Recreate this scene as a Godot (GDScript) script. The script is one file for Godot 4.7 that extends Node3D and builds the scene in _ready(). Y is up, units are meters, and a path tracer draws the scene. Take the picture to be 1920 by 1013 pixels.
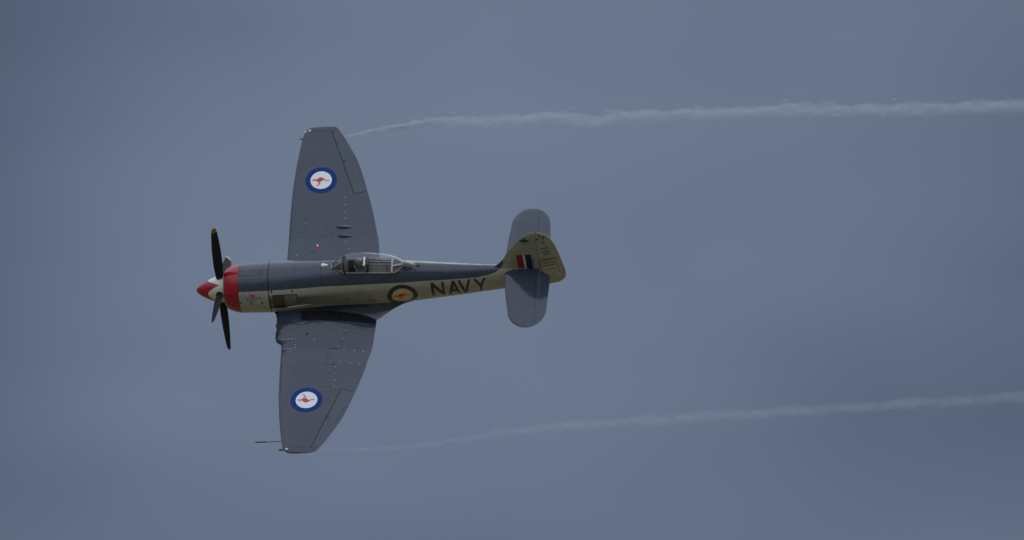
extends Node3D

# Aircraft frame used by the builders: x runs aft from the spinner tip, y up, z to port (metres).
const ORIGIN := Vector3(5.0, -0.75, 0.0)          # the thing's base, under the wing
const EYE := Vector3(0.0, 1.7, 0.0)
const PITCH := 14.0
const DISTANCE := 250.0
const FRAME := Basis(Vector3(0.99135, 0.04741, 0.12236), Vector3(-0.12540, 0.61699, 0.77692), Vector3(-0.03866, -0.78554, 0.61760))

var rng := RandomNumberGenerator.new()
var body := Transform3D()      # aircraft frame to world
var M := {}
var plane: Node3D


class Shape:
	var v := PackedVector3Array()
	var n := PackedVector3Array()
	var c := PackedColorArray()
	var i := PackedInt32Array()
	var colored := false

	func sheet(rows: Array, flip := false, colors: Array = []) -> void:
		var nr := rows.size()
		var nc: int = rows[0].size()
		var base := v.size()
		for r in nr:
			for k in nc:
				v.append(rows[r][k])
				var du: Vector3 = rows[mini(r + 1, nr - 1)][k] - rows[maxi(r - 1, 0)][k]
				var dv: Vector3 = rows[r][mini(k + 1, nc - 1)] - rows[r][maxi(k - 1, 0)]
				if du.length() < 1e-6:
					var kk := clampi(k, 1, nc - 2) if nc > 2 else k
					du = rows[mini(r + 1, nr - 1)][kk] - rows[maxi(r - 1, 0)][kk]
				if dv.length() < 1e-6:
					var rr := clampi(r, 1, nr - 2) if nr > 2 else (1 - r)
					dv = rows[rr][mini(k + 1, nc - 1)] - rows[rr][maxi(k - 1, 0)]
				var w := du.cross(dv).normalized()
				if w.length() < 0.5:
					w = Vector3.UP
				n.append(-w if flip else w)
				c.append(colors[r][k] if colors else Color.WHITE)
		if colors:
			colored = true
		for r in nr - 1:
			for k in nc - 1:
				var a := base + r * nc + k
				var b := a + 1
				var d := a + nc
				var e := d + 1
				i.append_array(PackedInt32Array([a, d, b, b, d, e] if flip else [a, b, d, b, e, d]))

	func tri(a: Vector3, b: Vector3, d: Vector3, toward := Vector3.ZERO) -> void:
		var w := (d - a).cross(b - a)
		if w.length() < 1e-12:
			return
		if toward != Vector3.ZERO and w.dot(toward) < 0:
			var s := b
			b = d
			d = s
			w = -w
		w = w.normalized()
		var at := v.size()
		for p in [a, b, d]:
			v.append(p)
			n.append(w)
			c.append(Color.WHITE)
		i.append_array(PackedInt32Array([at, at + 1, at + 2]))

	func quad(a: Vector3, b: Vector3, d: Vector3, e: Vector3, toward := Vector3.ZERO) -> void:
		tri(a, b, d, toward)
		tri(a, d, e, toward)

	func box(at: Vector3, size: Vector3, turn := Basis()) -> void:
		var h := size / 2.0
		var f := func(x, y, z): return at + turn * Vector3(x * h.x, y * h.y, z * h.z)
		for s in [-1.0, 1.0]:
			quad(f.call(s, -1, -1), f.call(s, 1, -1), f.call(s, 1, 1), f.call(s, -1, 1), turn.x * s)
			quad(f.call(-1, s, -1), f.call(1, s, -1), f.call(1, s, 1), f.call(-1, s, 1), turn.y * s)
			quad(f.call(-1, -1, s), f.call(1, -1, s), f.call(1, 1, s), f.call(-1, 1, s), turn.z * s)

	func tube(path: Array, radii: Array, sides := 10) -> void:
		var rows := []
		for k in path.size():
			var t: Vector3 = (path[mini(k + 1, path.size() - 1)] - path[maxi(k - 1, 0)]).normalized()
			var a := t.cross(Vector3.UP if absf(t.y) < 0.9 else Vector3.RIGHT).normalized()
			var b := t.cross(a)
			var row := PackedVector3Array()
			for s in sides + 1:
				var g := TAU * s / sides
				row.append(path[k] + (a * cos(g) + b * sin(g)) * radii[k])
			rows.append(row)
		sheet(rows, false)
		for e in [0, path.size() - 1]:
			var out: Vector3 = (path[0] - path[1]) if e == 0 else (path[-1] - path[-2])
			if radii[e] > 0.001:
				for s in sides:
					tri(path[e], rows[e][s], rows[e][s + 1], out)

	# Turned about the x axis: profile of (x, radius).
	func lathe(profile: Array, a0 := 0.0, a1 := TAU, steps := 64) -> void:
		var rows := []
		for p in profile:
			var row := PackedVector3Array()
			for s in steps + 1:
				var g := lerpf(a0, a1, float(s) / steps)
				row.append(Vector3(p.x, p.y * sin(g), p.y * cos(g)))
			rows.append(row)
		sheet(rows)

	func ellipsoid(at: Vector3, r: Vector3, turn := Basis(), nu := 14, nv := 20) -> void:
		var rows := []
		for a in nu + 1:
			var p := PI * a / nu
			var row := PackedVector3Array()
			for b in nv + 1:
				var g := TAU * b / nv
				row.append(at + turn * Vector3(-cos(p) * r.x, sin(p) * sin(g) * r.y, sin(p) * cos(g) * r.z))
			rows.append(row)
		sheet(rows)


func commit(called: String, s: Shape, m: Material, parent: Node, at := ORIGIN) -> MeshInstance3D:
	var a := []
	a.resize(Mesh.ARRAY_MAX)
	for k in s.v.size():
		s.v[k] -= at
	a[Mesh.ARRAY_VERTEX] = s.v
	a[Mesh.ARRAY_NORMAL] = s.n
	if s.colored:
		a[Mesh.ARRAY_COLOR] = s.c
	a[Mesh.ARRAY_INDEX] = s.i
	var me := ArrayMesh.new()
	me.add_surface_from_arrays(Mesh.PRIMITIVE_TRIANGLES, a)
	me.surface_set_material(0, m)
	var o := MeshInstance3D.new()
	o.name = called
	o.mesh = me
	parent.add_child(o, true)
	return o


# ---------------------------------------------------------------- numbers

func hermite(x: float, X: Array, Y: Array) -> float:
	var last := X.size() - 1
	if x <= X[0]:
		return Y[0]
	if x >= X[last]:
		return Y[last]
	var k := 0
	while x > X[k + 1]:
		k += 1
	var slope := func(j: int) -> float:
		if j == 0:
			return (Y[1] - Y[0]) / (X[1] - X[0])
		if j == last:
			return (Y[last] - Y[last - 1]) / (X[last] - X[last - 1])
		var p: float = (Y[j] - Y[j - 1]) / (X[j] - X[j - 1])
		var q: float = (Y[j + 1] - Y[j]) / (X[j + 1] - X[j])
		return 0.0 if p * q <= 0.0 else 2.0 * p * q / (p + q)
	var h: float = X[k + 1] - X[k]
	var s: float = (x - X[k]) / h
	var a: float = slope.call(k)
	var b: float = slope.call(k + 1)
	return (2 * s ** 3 - 3 * s * s + 1) * Y[k] + (s ** 3 - 2 * s * s + s) * h * a + (-2 * s ** 3 + 3 * s * s) * Y[k + 1] + (s ** 3 - s * s) * h * b


func line(x: float, X: Array, Y: Array) -> float:
	if x <= X[0]:
		return Y[0]
	for k in X.size() - 1:
		if x <= X[k + 1]:
			return lerpf(Y[k], Y[k + 1], (x - X[k]) / (X[k + 1] - X[k]))
	return Y[-1]


# ---------------------------------------------------------------- fuselage surface

const FX := [1.25, 2.15, 2.9, 3.9, 4.9, 5.6, 6.4, 7.2, 8.0, 8.7, 9.3, 9.85]
const FW := [0.70, 0.725, 0.704, 0.661, 0.615, 0.552, 0.479, 0.405, 0.313, 0.224, 0.152, 0.094]
const FU := [0.0, 0.0, -0.009, -0.025, -0.025, -0.011, 0.001, 0.02, 0.037, 0.048, 0.04, 0.0]
const FT := [0.702, 0.725, 0.745, 0.785, 0.80, 0.733, 0.635, 0.535, 0.457, 0.417, 0.402, 0.40]
const FB := [-0.702, -0.728, -0.745, -0.753, -0.755, -0.74, -0.694, -0.638, -0.58, -0.523, -0.475, -0.45]

func section(x: float) -> Array:
	return [hermite(x, FX, FW), hermite(x, FX, FU), hermite(x, FX, FT), hermite(x, FX, FB)]

func on_section(x: float, q: Array, a: float, off := 0.0) -> Vector3:
	var s := sin(a)
	var h: float = (q[2] - q[1]) if s > 0 else (q[1] - q[3])
	return Vector3(x, q[1] + (h + off) * s, (q[0] + off) * cos(a))

func fuselage_point(x: float, a: float, off := 0.0) -> Vector3:
	return on_section(x, section(x), a, off)

func divide(x: float) -> float:      # where the dark top colour meets the pale side colour
	return deg_to_rad(line(x, [1.2, 2.2, 3.65, 4.4, 5.17, 6.0, 6.65, 7.55, 8.04, 8.38, 8.6, 8.72, 8.8], [42.4, 42.8, 42.3, 40.1, 38.6, 37.6, 38.6, 37.6, 37.0, 43.0, 53.0, 72.0, 86.0]))

func sill_angle(x: float) -> float:
	return acos(clampf(line(x, [3.97, 4.36, 5.64, 5.80, 5.90, 5.975, 6.015], [0.08, 0.258, 0.252, 0.235, 0.185, 0.11, 0.002]) / hermite(x, FX, FW), 0.0, 1.0))

func skin(s: Shape, x0: float, x1: float, nx: int, from: Callable, to: Callable, na: int, off := 0.0, tint = null) -> void:
	var rows := []
	var colors := []
	for r in nx + 1:
		var x := lerpf(x0, x1, float(r) / nx)
		var q := section(x)
		var a0: float = from.call(x)
		var a1: float = to.call(x)
		var row := PackedVector3Array()
		var tones := PackedColorArray()
		for k in na + 1:
			var a := lerpf(a0, a1, float(k) / na)
			row.append(on_section(x, q, a, off))
			if tint != null:
				tones.append(tint.call(x, a))
		rows.append(row)
		colors.append(tones)
	s.sheet(rows, false, colors if tint != null else [])


# ---------------------------------------------------------------- wing surface

const LZ := [0.0, 1.4, 2.49, 3.57, 4.2, 4.57, 5.2, 5.45, 5.64, 5.73, 5.80, 5.845, 5.87]
const LX := [2.44, 2.46, 2.475, 2.51, 2.56, 2.595, 2.68, 2.72, 2.765, 2.80, 2.86, 2.94, 3.15]
const TZ := [0.0, 0.5, 1.0, 1.4, 1.82, 2.49, 2.78, 3.6, 4.2, 4.75, 5.2, 5.45, 5.64, 5.75, 5.80, 5.845, 5.87]
const TX := [5.14, 5.14, 5.12, 5.09, 5.055, 4.93, 4.875, 4.67, 4.50, 4.305, 4.075, 3.95, 3.83, 3.75, 3.71, 3.66, 3.50]

func lead(z: float) -> float:
	return hermite(z, LZ, LX)

func trail(z: float) -> float:
	return hermite(z, TZ, TX)

func wing_mid(x: float, z: float) -> float:
	var le := lead(z)
	return -0.50 + 0.0963 * maxf(0.0, z - 2.0) - 0.045 * clampf((5.6 - z) / 2.5, 0.0, 1.0) * (x - le - 0.9)

func wing_half(x: float, z: float, le: float) -> float:
	var ch := trail(z) - le
	var c := clampf((x - le) / maxf(ch, 0.01), 0.0, 1.0)
	var t := lerpf(0.145, 0.10, clampf(z / 5.6, 0.0, 1.0)) * ch
	if z > 5.69:
		t = lerpf(0.10, 0.10, 0.0) * (trail(5.69) - lead(5.69)) * sqrt(maxf(0.0, 1.0 - pow((z - 5.69) / 0.181, 2.0)))
	return 5.0 * t * (0.2969 * sqrt(c) - 0.126 * c - 0.3516 * c * c + 0.2843 * c ** 3 - 0.1015 * c ** 4)

func wing_point(x: float, z: float, side: float, le := -1.0) -> Vector3:
	var l := lead(z) if le < 0 else le
	return Vector3(x, wing_mid(x, z) + side * wing_half(x, z, l), z)

func wing_top(x: float, z: float) -> Vector3:
	return wing_point(x, z, 1.0)

func hinge(z: float) -> float:        # aileron hinge line
	return lerpf(4.29, 3.56, (z - 3.49) / 2.21)

# A closed wing piece between the spanwise stations zs and the chordwise lines front(z) and back(z).
func wing_piece(s: Shape, hand: float, zs: Array, front: Callable, back: Callable, wrap: bool, le = null, end_slant := 0.0, start_slant := 0.0) -> void:
	var m := 24
	var up := []
	var down := []
	var z_first: float = zs[0]
	var z_last: float = zs[-1]
	for z0 in zs:
		var a := PackedVector3Array()
		var b := PackedVector3Array()
		for k in m + 1:
			var f := float(k) / m
			f = f * f if wrap else f
			var z: float = z0
			var x := lerpf(front.call(z), back.call(z), f)
			for again in 2:
				var lean: float = clampf((x - 4.29) / 0.37, 0.0, 1.0) * 0.13
				z = z0 + lean * (end_slant * (z0 - z_first) + start_slant * (z_last - z0)) / (z_last - z_first)
				x = lerpf(front.call(z), back.call(z), f)
			var l: float = le.call(z) if le != null else lead(z)
			var p := wing_point(x, z, 1.0, l)
			var q := wing_point(x, z, -1.0, l)
			p.z *= hand
			q.z *= hand
			a.append(p)
			b.append(q)
		up.append(a)
		down.append(b)
	# top: rows run outboard, columns aft
	if wrap:
		var all := []
		for r in up.size():
			var row := PackedVector3Array()
			for k in m + 1:
				row.append(down[r][m - k])
			for k in range(1, m + 1):
				row.append(up[r][k])
			all.append(row)
		s.sheet(all, hand < 0)
	else:
		s.sheet(up, hand < 0)
		s.sheet(down, hand > 0)
		for r in up.size() - 1:
			s.quad(up[r][0], up[r + 1][0], down[r + 1][0], down[r][0], Vector3.LEFT)
	for r in up.size() - 1:
		s.quad(up[r][m], up[r + 1][m], down[r + 1][m], down[r][m], Vector3.RIGHT)
	for e in [0, up.size() - 1]:
		for k in m:
			s.quad(up[e][k], up[e][k + 1], down[e][k + 1], down[e][k], Vector3(0, 0, -hand if e == 0 else hand))


# ---------------------------------------------------------------- tail surfaces

func tail_lead(z: float) -> float:
	return line(z, [0.0, 0.55, 1.02, 1.5], [8.85, 8.87, 8.91, 8.98]) if z < 1.5 else 9.54 - 0.56 * sqrt(maxf(0.0, 1.0 - pow((z - 1.5) / 0.635, 2.0)))

func tail_trail(z: float) -> float:
	return line(z, [0.0, 0.63, 1.02, 1.5], [10.155, 10.14, 10.115, 10.085]) if z < 1.5 else 9.54 + 0.545 * sqrt(maxf(0.0, 1.0 - pow((z - 1.5) / 0.635, 2.0)))

func tail_half(x: float, z: float) -> float:
	var l := tail_lead(z)
	var ch := maxf(tail_trail(z) - l, 0.01)
	var c := clampf((x - l) / ch, 0.0, 1.0)
	return 5.0 * 0.10 * ch * (0.2969 * sqrt(c) - 0.126 * c - 0.3516 * c * c + 0.2843 * c ** 3 - 0.1015 * c ** 4)

func tail_point(x: float, z: float, side := 1.0) -> Vector3:
	return Vector3(x, 0.31 + side * tail_half(x, z), z)

func fin_lead(u: float) -> float:
	return hermite(u, [0.2, 0.42, 0.50, 0.64, 0.75, 1.03, 1.33, 1.57, 1.72, 1.80, 1.855, 1.885], [8.40, 8.56, 8.645, 8.775, 8.85, 8.995, 9.21, 9.40, 9.55, 9.65, 9.75, 9.88])

func fin_hinge(u: float) -> float:
	return 9.835 + 0.028 * u

func rudder_trail(u: float) -> float:
	return hermite(u, [-0.44, -0.425, -0.39, -0.30, -0.19, -0.04, 0.75, 1.19, 1.54, 1.68, 1.78, 1.85, 1.885], [9.9, 10.08, 10.30, 10.42, 10.50, 10.55, 10.47, 10.40, 10.305, 10.225, 10.12, 10.0, 9.92])

func fin_half(x: float, u: float) -> float:
	var h := fin_hinge(u)
	var w := lerpf(0.092, 0.03, clampf(u / 1.85, 0.0, 1.0))
	w *= sqrt(clampf((1.89 - u) / 0.12, 0.0, 1.0))
	if x > h:
		return lerpf(w, 0.006, clampf((x - h) / maxf(rudder_trail(u) - h, 0.01), 0.0, 1.0))
	var c := clampf((x - fin_lead(u)) / maxf(h - fin_lead(u), 0.01), 0.0, 1.0)
	return w * sqrt(c) * (1.45 - 0.45 * c)


# ---------------------------------------------------------------- marks that lie on a surface

func on_wing(hand: float) -> Callable:
	return func(p: Vector2) -> Array:
		var f := func(x: float, z: float) -> Vector3: return wing_point(x, z, 1.0, port_lead(z) if hand > 0 else lead(z))
		var a: Vector3 = f.call(p.x, p.y)
		var u: Vector3 = f.call(p.x + 0.01, p.y) - a
		var w: Vector3 = f.call(p.x, p.y + 0.01) - a
		var n := w.cross(u).normalized()
		a.z *= hand
		n.z *= hand
		return [a, n]

func on_fuselage() -> Callable:      # x, angle in radians
	return func(p: Vector2) -> Array:
		var a := fuselage_point(p.x, p.y)
		var u := fuselage_point(p.x + 0.01, p.y) - a
		var w := fuselage_point(p.x, p.y + 0.01) - a
		return [a, u.cross(w).normalized()]

func on_cowl_side(x0: float, a0: float) -> Callable:      # metres from a middle point
	var a := fuselage_point(x0, a0)
	var r := (fuselage_point(x0, a0 + 0.02) - fuselage_point(x0, a0 - 0.02)).length() / 0.04
	var skin_map := on_fuselage()
	return func(p: Vector2) -> Array:
		return skin_map.call(Vector2(x0 + p.x, a0 + p.y / r))

func on_fin() -> Callable:
	return func(p: Vector2) -> Array:
		var f := func(x: float, u: float) -> Vector3: return Vector3(x, u, fin_half(x, u))
		var a: Vector3 = f.call(p.x, p.y)
		var u: Vector3 = f.call(p.x + 0.01, p.y) - a
		var w: Vector3 = f.call(p.x, p.y + 0.01) - a
		return [a, u.cross(w).normalized()]

func lay(s: Shape, polys: Array, map: Callable, cell: Vector2, off := 0.004) -> void:
	for poly in polys:
		var lo: Vector2 = poly[0]
		var hi: Vector2 = poly[0]
		for p in poly:
			lo = lo.min(p)
			hi = hi.max(p)
		var nx := maxi(1, ceili((hi.x - lo.x) / cell.x))
		var ny := maxi(1, ceili((hi.y - lo.y) / cell.y))
		for gx in nx:
			for gy in ny:
				var a := Vector2(lerpf(lo.x, hi.x, float(gx) / nx), lerpf(lo.y, hi.y, float(gy) / ny))
				var b := Vector2(lerpf(lo.x, hi.x, float(gx + 1) / nx), lerpf(lo.y, hi.y, float(gy + 1) / ny))
				for piece in Geometry2D.intersect_polygons(poly, PackedVector2Array([a, Vector2(b.x, a.y), b, Vector2(a.x, b.y)])):
					var t := Geometry2D.triangulate_polygon(piece)
					for k in range(0, t.size(), 3):
						var q := []
						for j in 3:
							var h: Array = map.call(piece[t[k + j]])
							q.append([h[0] + h[1] * off, h[1]])
						var w: Vector3 = (q[2][0] - q[0][0]).cross(q[1][0] - q[0][0])
						if w.length() < 1e-10:
							continue
						if w.dot(q[0][1]) < 0:
							var sw = q[1]
							q[1] = q[2]
							q[2] = sw
						for j in 3:
							s.i.append(s.v.size())
							s.v.append(q[j][0])
							s.n.append(q[j][1])
							s.c.append(Color.WHITE)

func mark(called: String, polys: Array, map: Callable, m: Material, parent: Node, cell := Vector2(0.12, 0.12), off := 0.004) -> MeshInstance3D:
	var s := Shape.new()
	lay(s, polys, map, cell, off)
	return commit(called, s, m, parent)

func disc(at: Vector2, r: float, steps := 48) -> PackedVector2Array:
	var p := PackedVector2Array()
	for k in steps:
		p.append(at + Vector2(cos(TAU * k / steps), sin(TAU * k / steps)) * r)
	return p

func ring(at: Vector2, r0: float, r1: float, steps := 48) -> Array:
	var out := []
	for half in 2:
		var p := PackedVector2Array()
		for k in steps / 2 + 1:
			var g := TAU * (k + half * steps / 2) / steps
			p.append(at + Vector2(cos(g), sin(g)) * r1)
		for k in range(steps / 2, -1, -1):
			var g := TAU * (k + half * steps / 2) / steps
			p.append(at + Vector2(cos(g), sin(g)) * r0)
		out.append(p)
	return out

func rect(x0: float, y0: float, x1: float, y1: float) -> PackedVector2Array:
	return PackedVector2Array([Vector2(x0, y0), Vector2(x1, y0), Vector2(x1, y1), Vector2(x0, y1)])

func stroke(a: Vector2, b: Vector2, w: float) -> PackedVector2Array:
	var t := (b - a).normalized().orthogonal() * w / 2.0
	return PackedVector2Array([a + t, b + t, b - t, a - t])

# A hopping kangaroo, nose towards -x, feet towards -y, about two units long.
func kangaroo(at: Vector2, size: float, flip_y := 1.0, flip_x := 1.0) -> PackedVector2Array:
	var raw := [[-0.87, 0.0], [-0.66, 0.08], [-0.52, 0.22], [-0.55, 0.06], [-0.45, 0.02], [-0.28, 0.22], [-0.08, 0.32], [0.12, 0.28], [0.30, 0.13], [0.50, 0.0], [0.70, -0.03], [0.86, 0.07],
		[0.72, -0.10], [0.48, -0.09], [0.22, 0.04], [0.10, -0.10], [-0.06, -0.17], [-0.07, -0.42], [-0.14, -0.55], [-0.42, -0.71], [-0.44, -0.65], [-0.22, -0.50], [-0.16, -0.20], [-0.22, -0.14], [-0.24, -0.36], [-0.30, -0.33], [-0.33, -0.16], [-0.48, -0.09], [-0.60, -0.05], [-0.78, -0.07]]
	var p := PackedVector2Array()
	for r in raw:
		p.append(at + Vector2(r[0] * flip_x, r[1] * flip_y) * size)
	return p

func star(at: Vector2, r: float, points := 7) -> PackedVector2Array:
	var p := PackedVector2Array()
	for k in points * 2:
		var g := TAU * k / (points * 2) + PI / 2
		p.append(at + Vector2(cos(g), sin(g)) * (r if k % 2 == 0 else r * 0.5))
	return p


# ---------------------------------------------------------------- materials

func noise(freq: float, octaves: int, seed_: int, lo: float, hi: float, normal := false, bump := 1.0) -> NoiseTexture2D:
	var f := FastNoiseLite.new()
	f.seed = seed_
	f.frequency = freq
	f.fractal_octaves = octaves
	var t := NoiseTexture2D.new()
	t.width = 512
	t.height = 512
	t.seamless = true
	t.noise = f
	if normal:
		t.as_normal_map = true
		t.bump_strength = bump
	else:
		var g := Gradient.new()
		g.set_color(0, Color(lo, lo, lo))
		g.set_color(1, Color(hi, hi, hi))
		t.color_ramp = g
	return t

func paint(called: String, r: float, g: float, b: float, rough := 0.3, grime: Texture2D = null, ripple: Texture2D = null, metal := 0.0) -> StandardMaterial3D:
	var m := StandardMaterial3D.new()
	m.resource_name = called
	m.albedo_color = Color(r, g, b).linear_to_srgb()
	m.roughness = rough
	m.metallic = metal
	m.cull_mode = BaseMaterial3D.CULL_DISABLED
	if grime:
		m.albedo_texture = grime
		m.uv1_triplanar = true
		m.uv1_scale = Vector3(0.45, 0.45, 0.45)
	if ripple:
		m.normal_enabled = true
		m.normal_texture = ripple
		m.normal_scale = 0.8
		m.uv1_triplanar = true
	return m

func materials() -> void:
	var grime := noise(0.012, 5, 3, 0.90, 1.0)
	var grime2 := noise(0.02, 5, 11, 0.72, 1.0)
	var ripple := noise(0.008, 2, 5, 0, 1, true, 3.0)
	M.grey = paint("dark sea grey gloss", 0.044, 0.058, 0.087, 0.08, grime, ripple)
	M.grey_light = paint("dark sea grey gloss", 0.049, 0.064, 0.098, 0.10, grime, ripple)
	M.grey_dark = paint("dark sea grey gloss", 0.041, 0.054, 0.081, 0.09, grime, ripple)
	M.grey_satin = paint("dark sea grey satin", 0.047, 0.061, 0.092, 0.22, grime)
	M.grey_tail = paint("dark sea grey gloss", 0.049, 0.064, 0.096, 0.10, grime, ripple)
	M.grey_tail.normal_scale = 0.2
	for m in [M.grey, M.grey_light, M.grey_dark]:
		m.uv1_scale = Vector3(0.55, 0.55, 0.95)
	M.pale = paint("pale sky gloss", 0.40, 0.395, 0.345, 0.20, grime, ripple)
	M.pale.vertex_color_use_as_albedo = true
	M.red = paint("red gloss", 0.36, 0.007, 0.015, 0.2, grime)
	M.cream = paint("cream gloss", 0.66, 0.68, 0.56, 0.25, grime)
	M.black = paint("matt black", 0.018, 0.018, 0.02, 0.6, grime2)
	M.blade = paint("blade black", 0.02, 0.02, 0.023, 0.75)
	M.blade.metallic_specular = 0.2
	M.yellow = paint("tip yellow", 0.22, 0.12, 0.015, 0.5)
	M.walk = paint("walkway grit", 0.017, 0.017, 0.019, 0.95, grime2)
	M.walk.metallic_specular = 0.3
	M.blue = paint("roundel blue", 0.003, 0.038, 0.22, 0.35, grime)
	M.blue.metallic_specular = 0.25
	M.white = paint("roundel white", 0.80, 0.80, 0.80, 0.3)
	M.roundel_cream = paint("roundel cream", 0.56, 0.50, 0.31, 0.3, grime)
	M.mark_red = paint("roundel red", 0.55, 0.02, 0.015, 0.3)
	M.letter = paint("lettering dark blue grey", 0.018, 0.022, 0.036, 0.3)
	M.flag_blue = paint("flag blue", 0.022, 0.03, 0.095, 0.35)
	M.flag_red = paint("flag red", 0.27, 0.022, 0.028, 0.35)
	M.flag_white = paint("flag white", 0.66, 0.64, 0.56, 0.35)
	M.stencil = paint("stencil grey", 0.03, 0.03, 0.03, 0.5)
	M.logo_blue = paint("logo blue", 0.03, 0.19, 0.42, 0.35)
	M.logo_dark = paint("logo slate", 0.05, 0.12, 0.18, 0.35)
	M.seam = paint("joint shadow", 0.02, 0.02, 0.022, 0.8)
	M.dot = paint("bare fastener", 0.72, 0.73, 0.75, 0.45)
	M.frame = paint("canopy frame metal", 0.36, 0.345, 0.325, 0.65, grime2)
	M.tan = paint("windscreen frame", 0.30, 0.27, 0.22, 0.5, grime2)
	M.rail = paint("cockpit rail", 0.36, 0.355, 0.34, 0.5)
	M.deck = paint("cockpit deck grey green", 0.075, 0.078, 0.068, 0.6, grime2)
	M.soot = paint("heat stained metal", 0.095, 0.075, 0.05, 0.5, grime2)
	M.shield = paint("heat shield", 0.21, 0.20, 0.155, 0.4, grime2)
	M.bare = paint("bare steel", 0.16, 0.15, 0.14, 0.45, null, null, 0.3)
	M.brass = paint("bronze lamp housing", 0.07, 0.05, 0.02, 0.3)
	M.orange = paint("orange knob", 0.5, 0.12, 0.03, 0.5)
	M.suit = paint("flight suit cloth", 0.17, 0.18, 0.16, 0.9, grime2)
	M.skin = paint("skin", 0.40, 0.24, 0.17, 0.55)
	M.helmet = paint("helmet shell", 0.10, 0.098, 0.065, 0.4)
	M.visor = paint("dark visor", 0.02, 0.022, 0.03, 0.1)
	M.strap = paint("harness webbing", 0.5, 0.5, 0.47, 0.8)
	M.glass = StandardMaterial3D.new()
	M.glass.resource_name = "clear canopy"
	M.glass.albedo_color = Color(0.75, 0.78, 0.84, 0.05)
	M.glass.transparency = BaseMaterial3D.TRANSPARENCY_ALPHA
	M.glass.roughness = 0.04
	M.glass.metallic_specular = 0.4
	M.glass.cull_mode = BaseMaterial3D.CULL_DISABLED
	M.lamp = paint("red lamp lens", 0.6, 0.01, 0.01, 0.2)
	M.lamp.emission_enabled = true
	M.lamp.emission = Color(1.0, 0.06, 0.06)
	M.lamp.emission_energy_multiplier = 0.36
	M.lens = paint("clear lamp lens", 0.6, 0.6, 0.58, 0.1)


# ---------------------------------------------------------------- the scene

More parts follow.
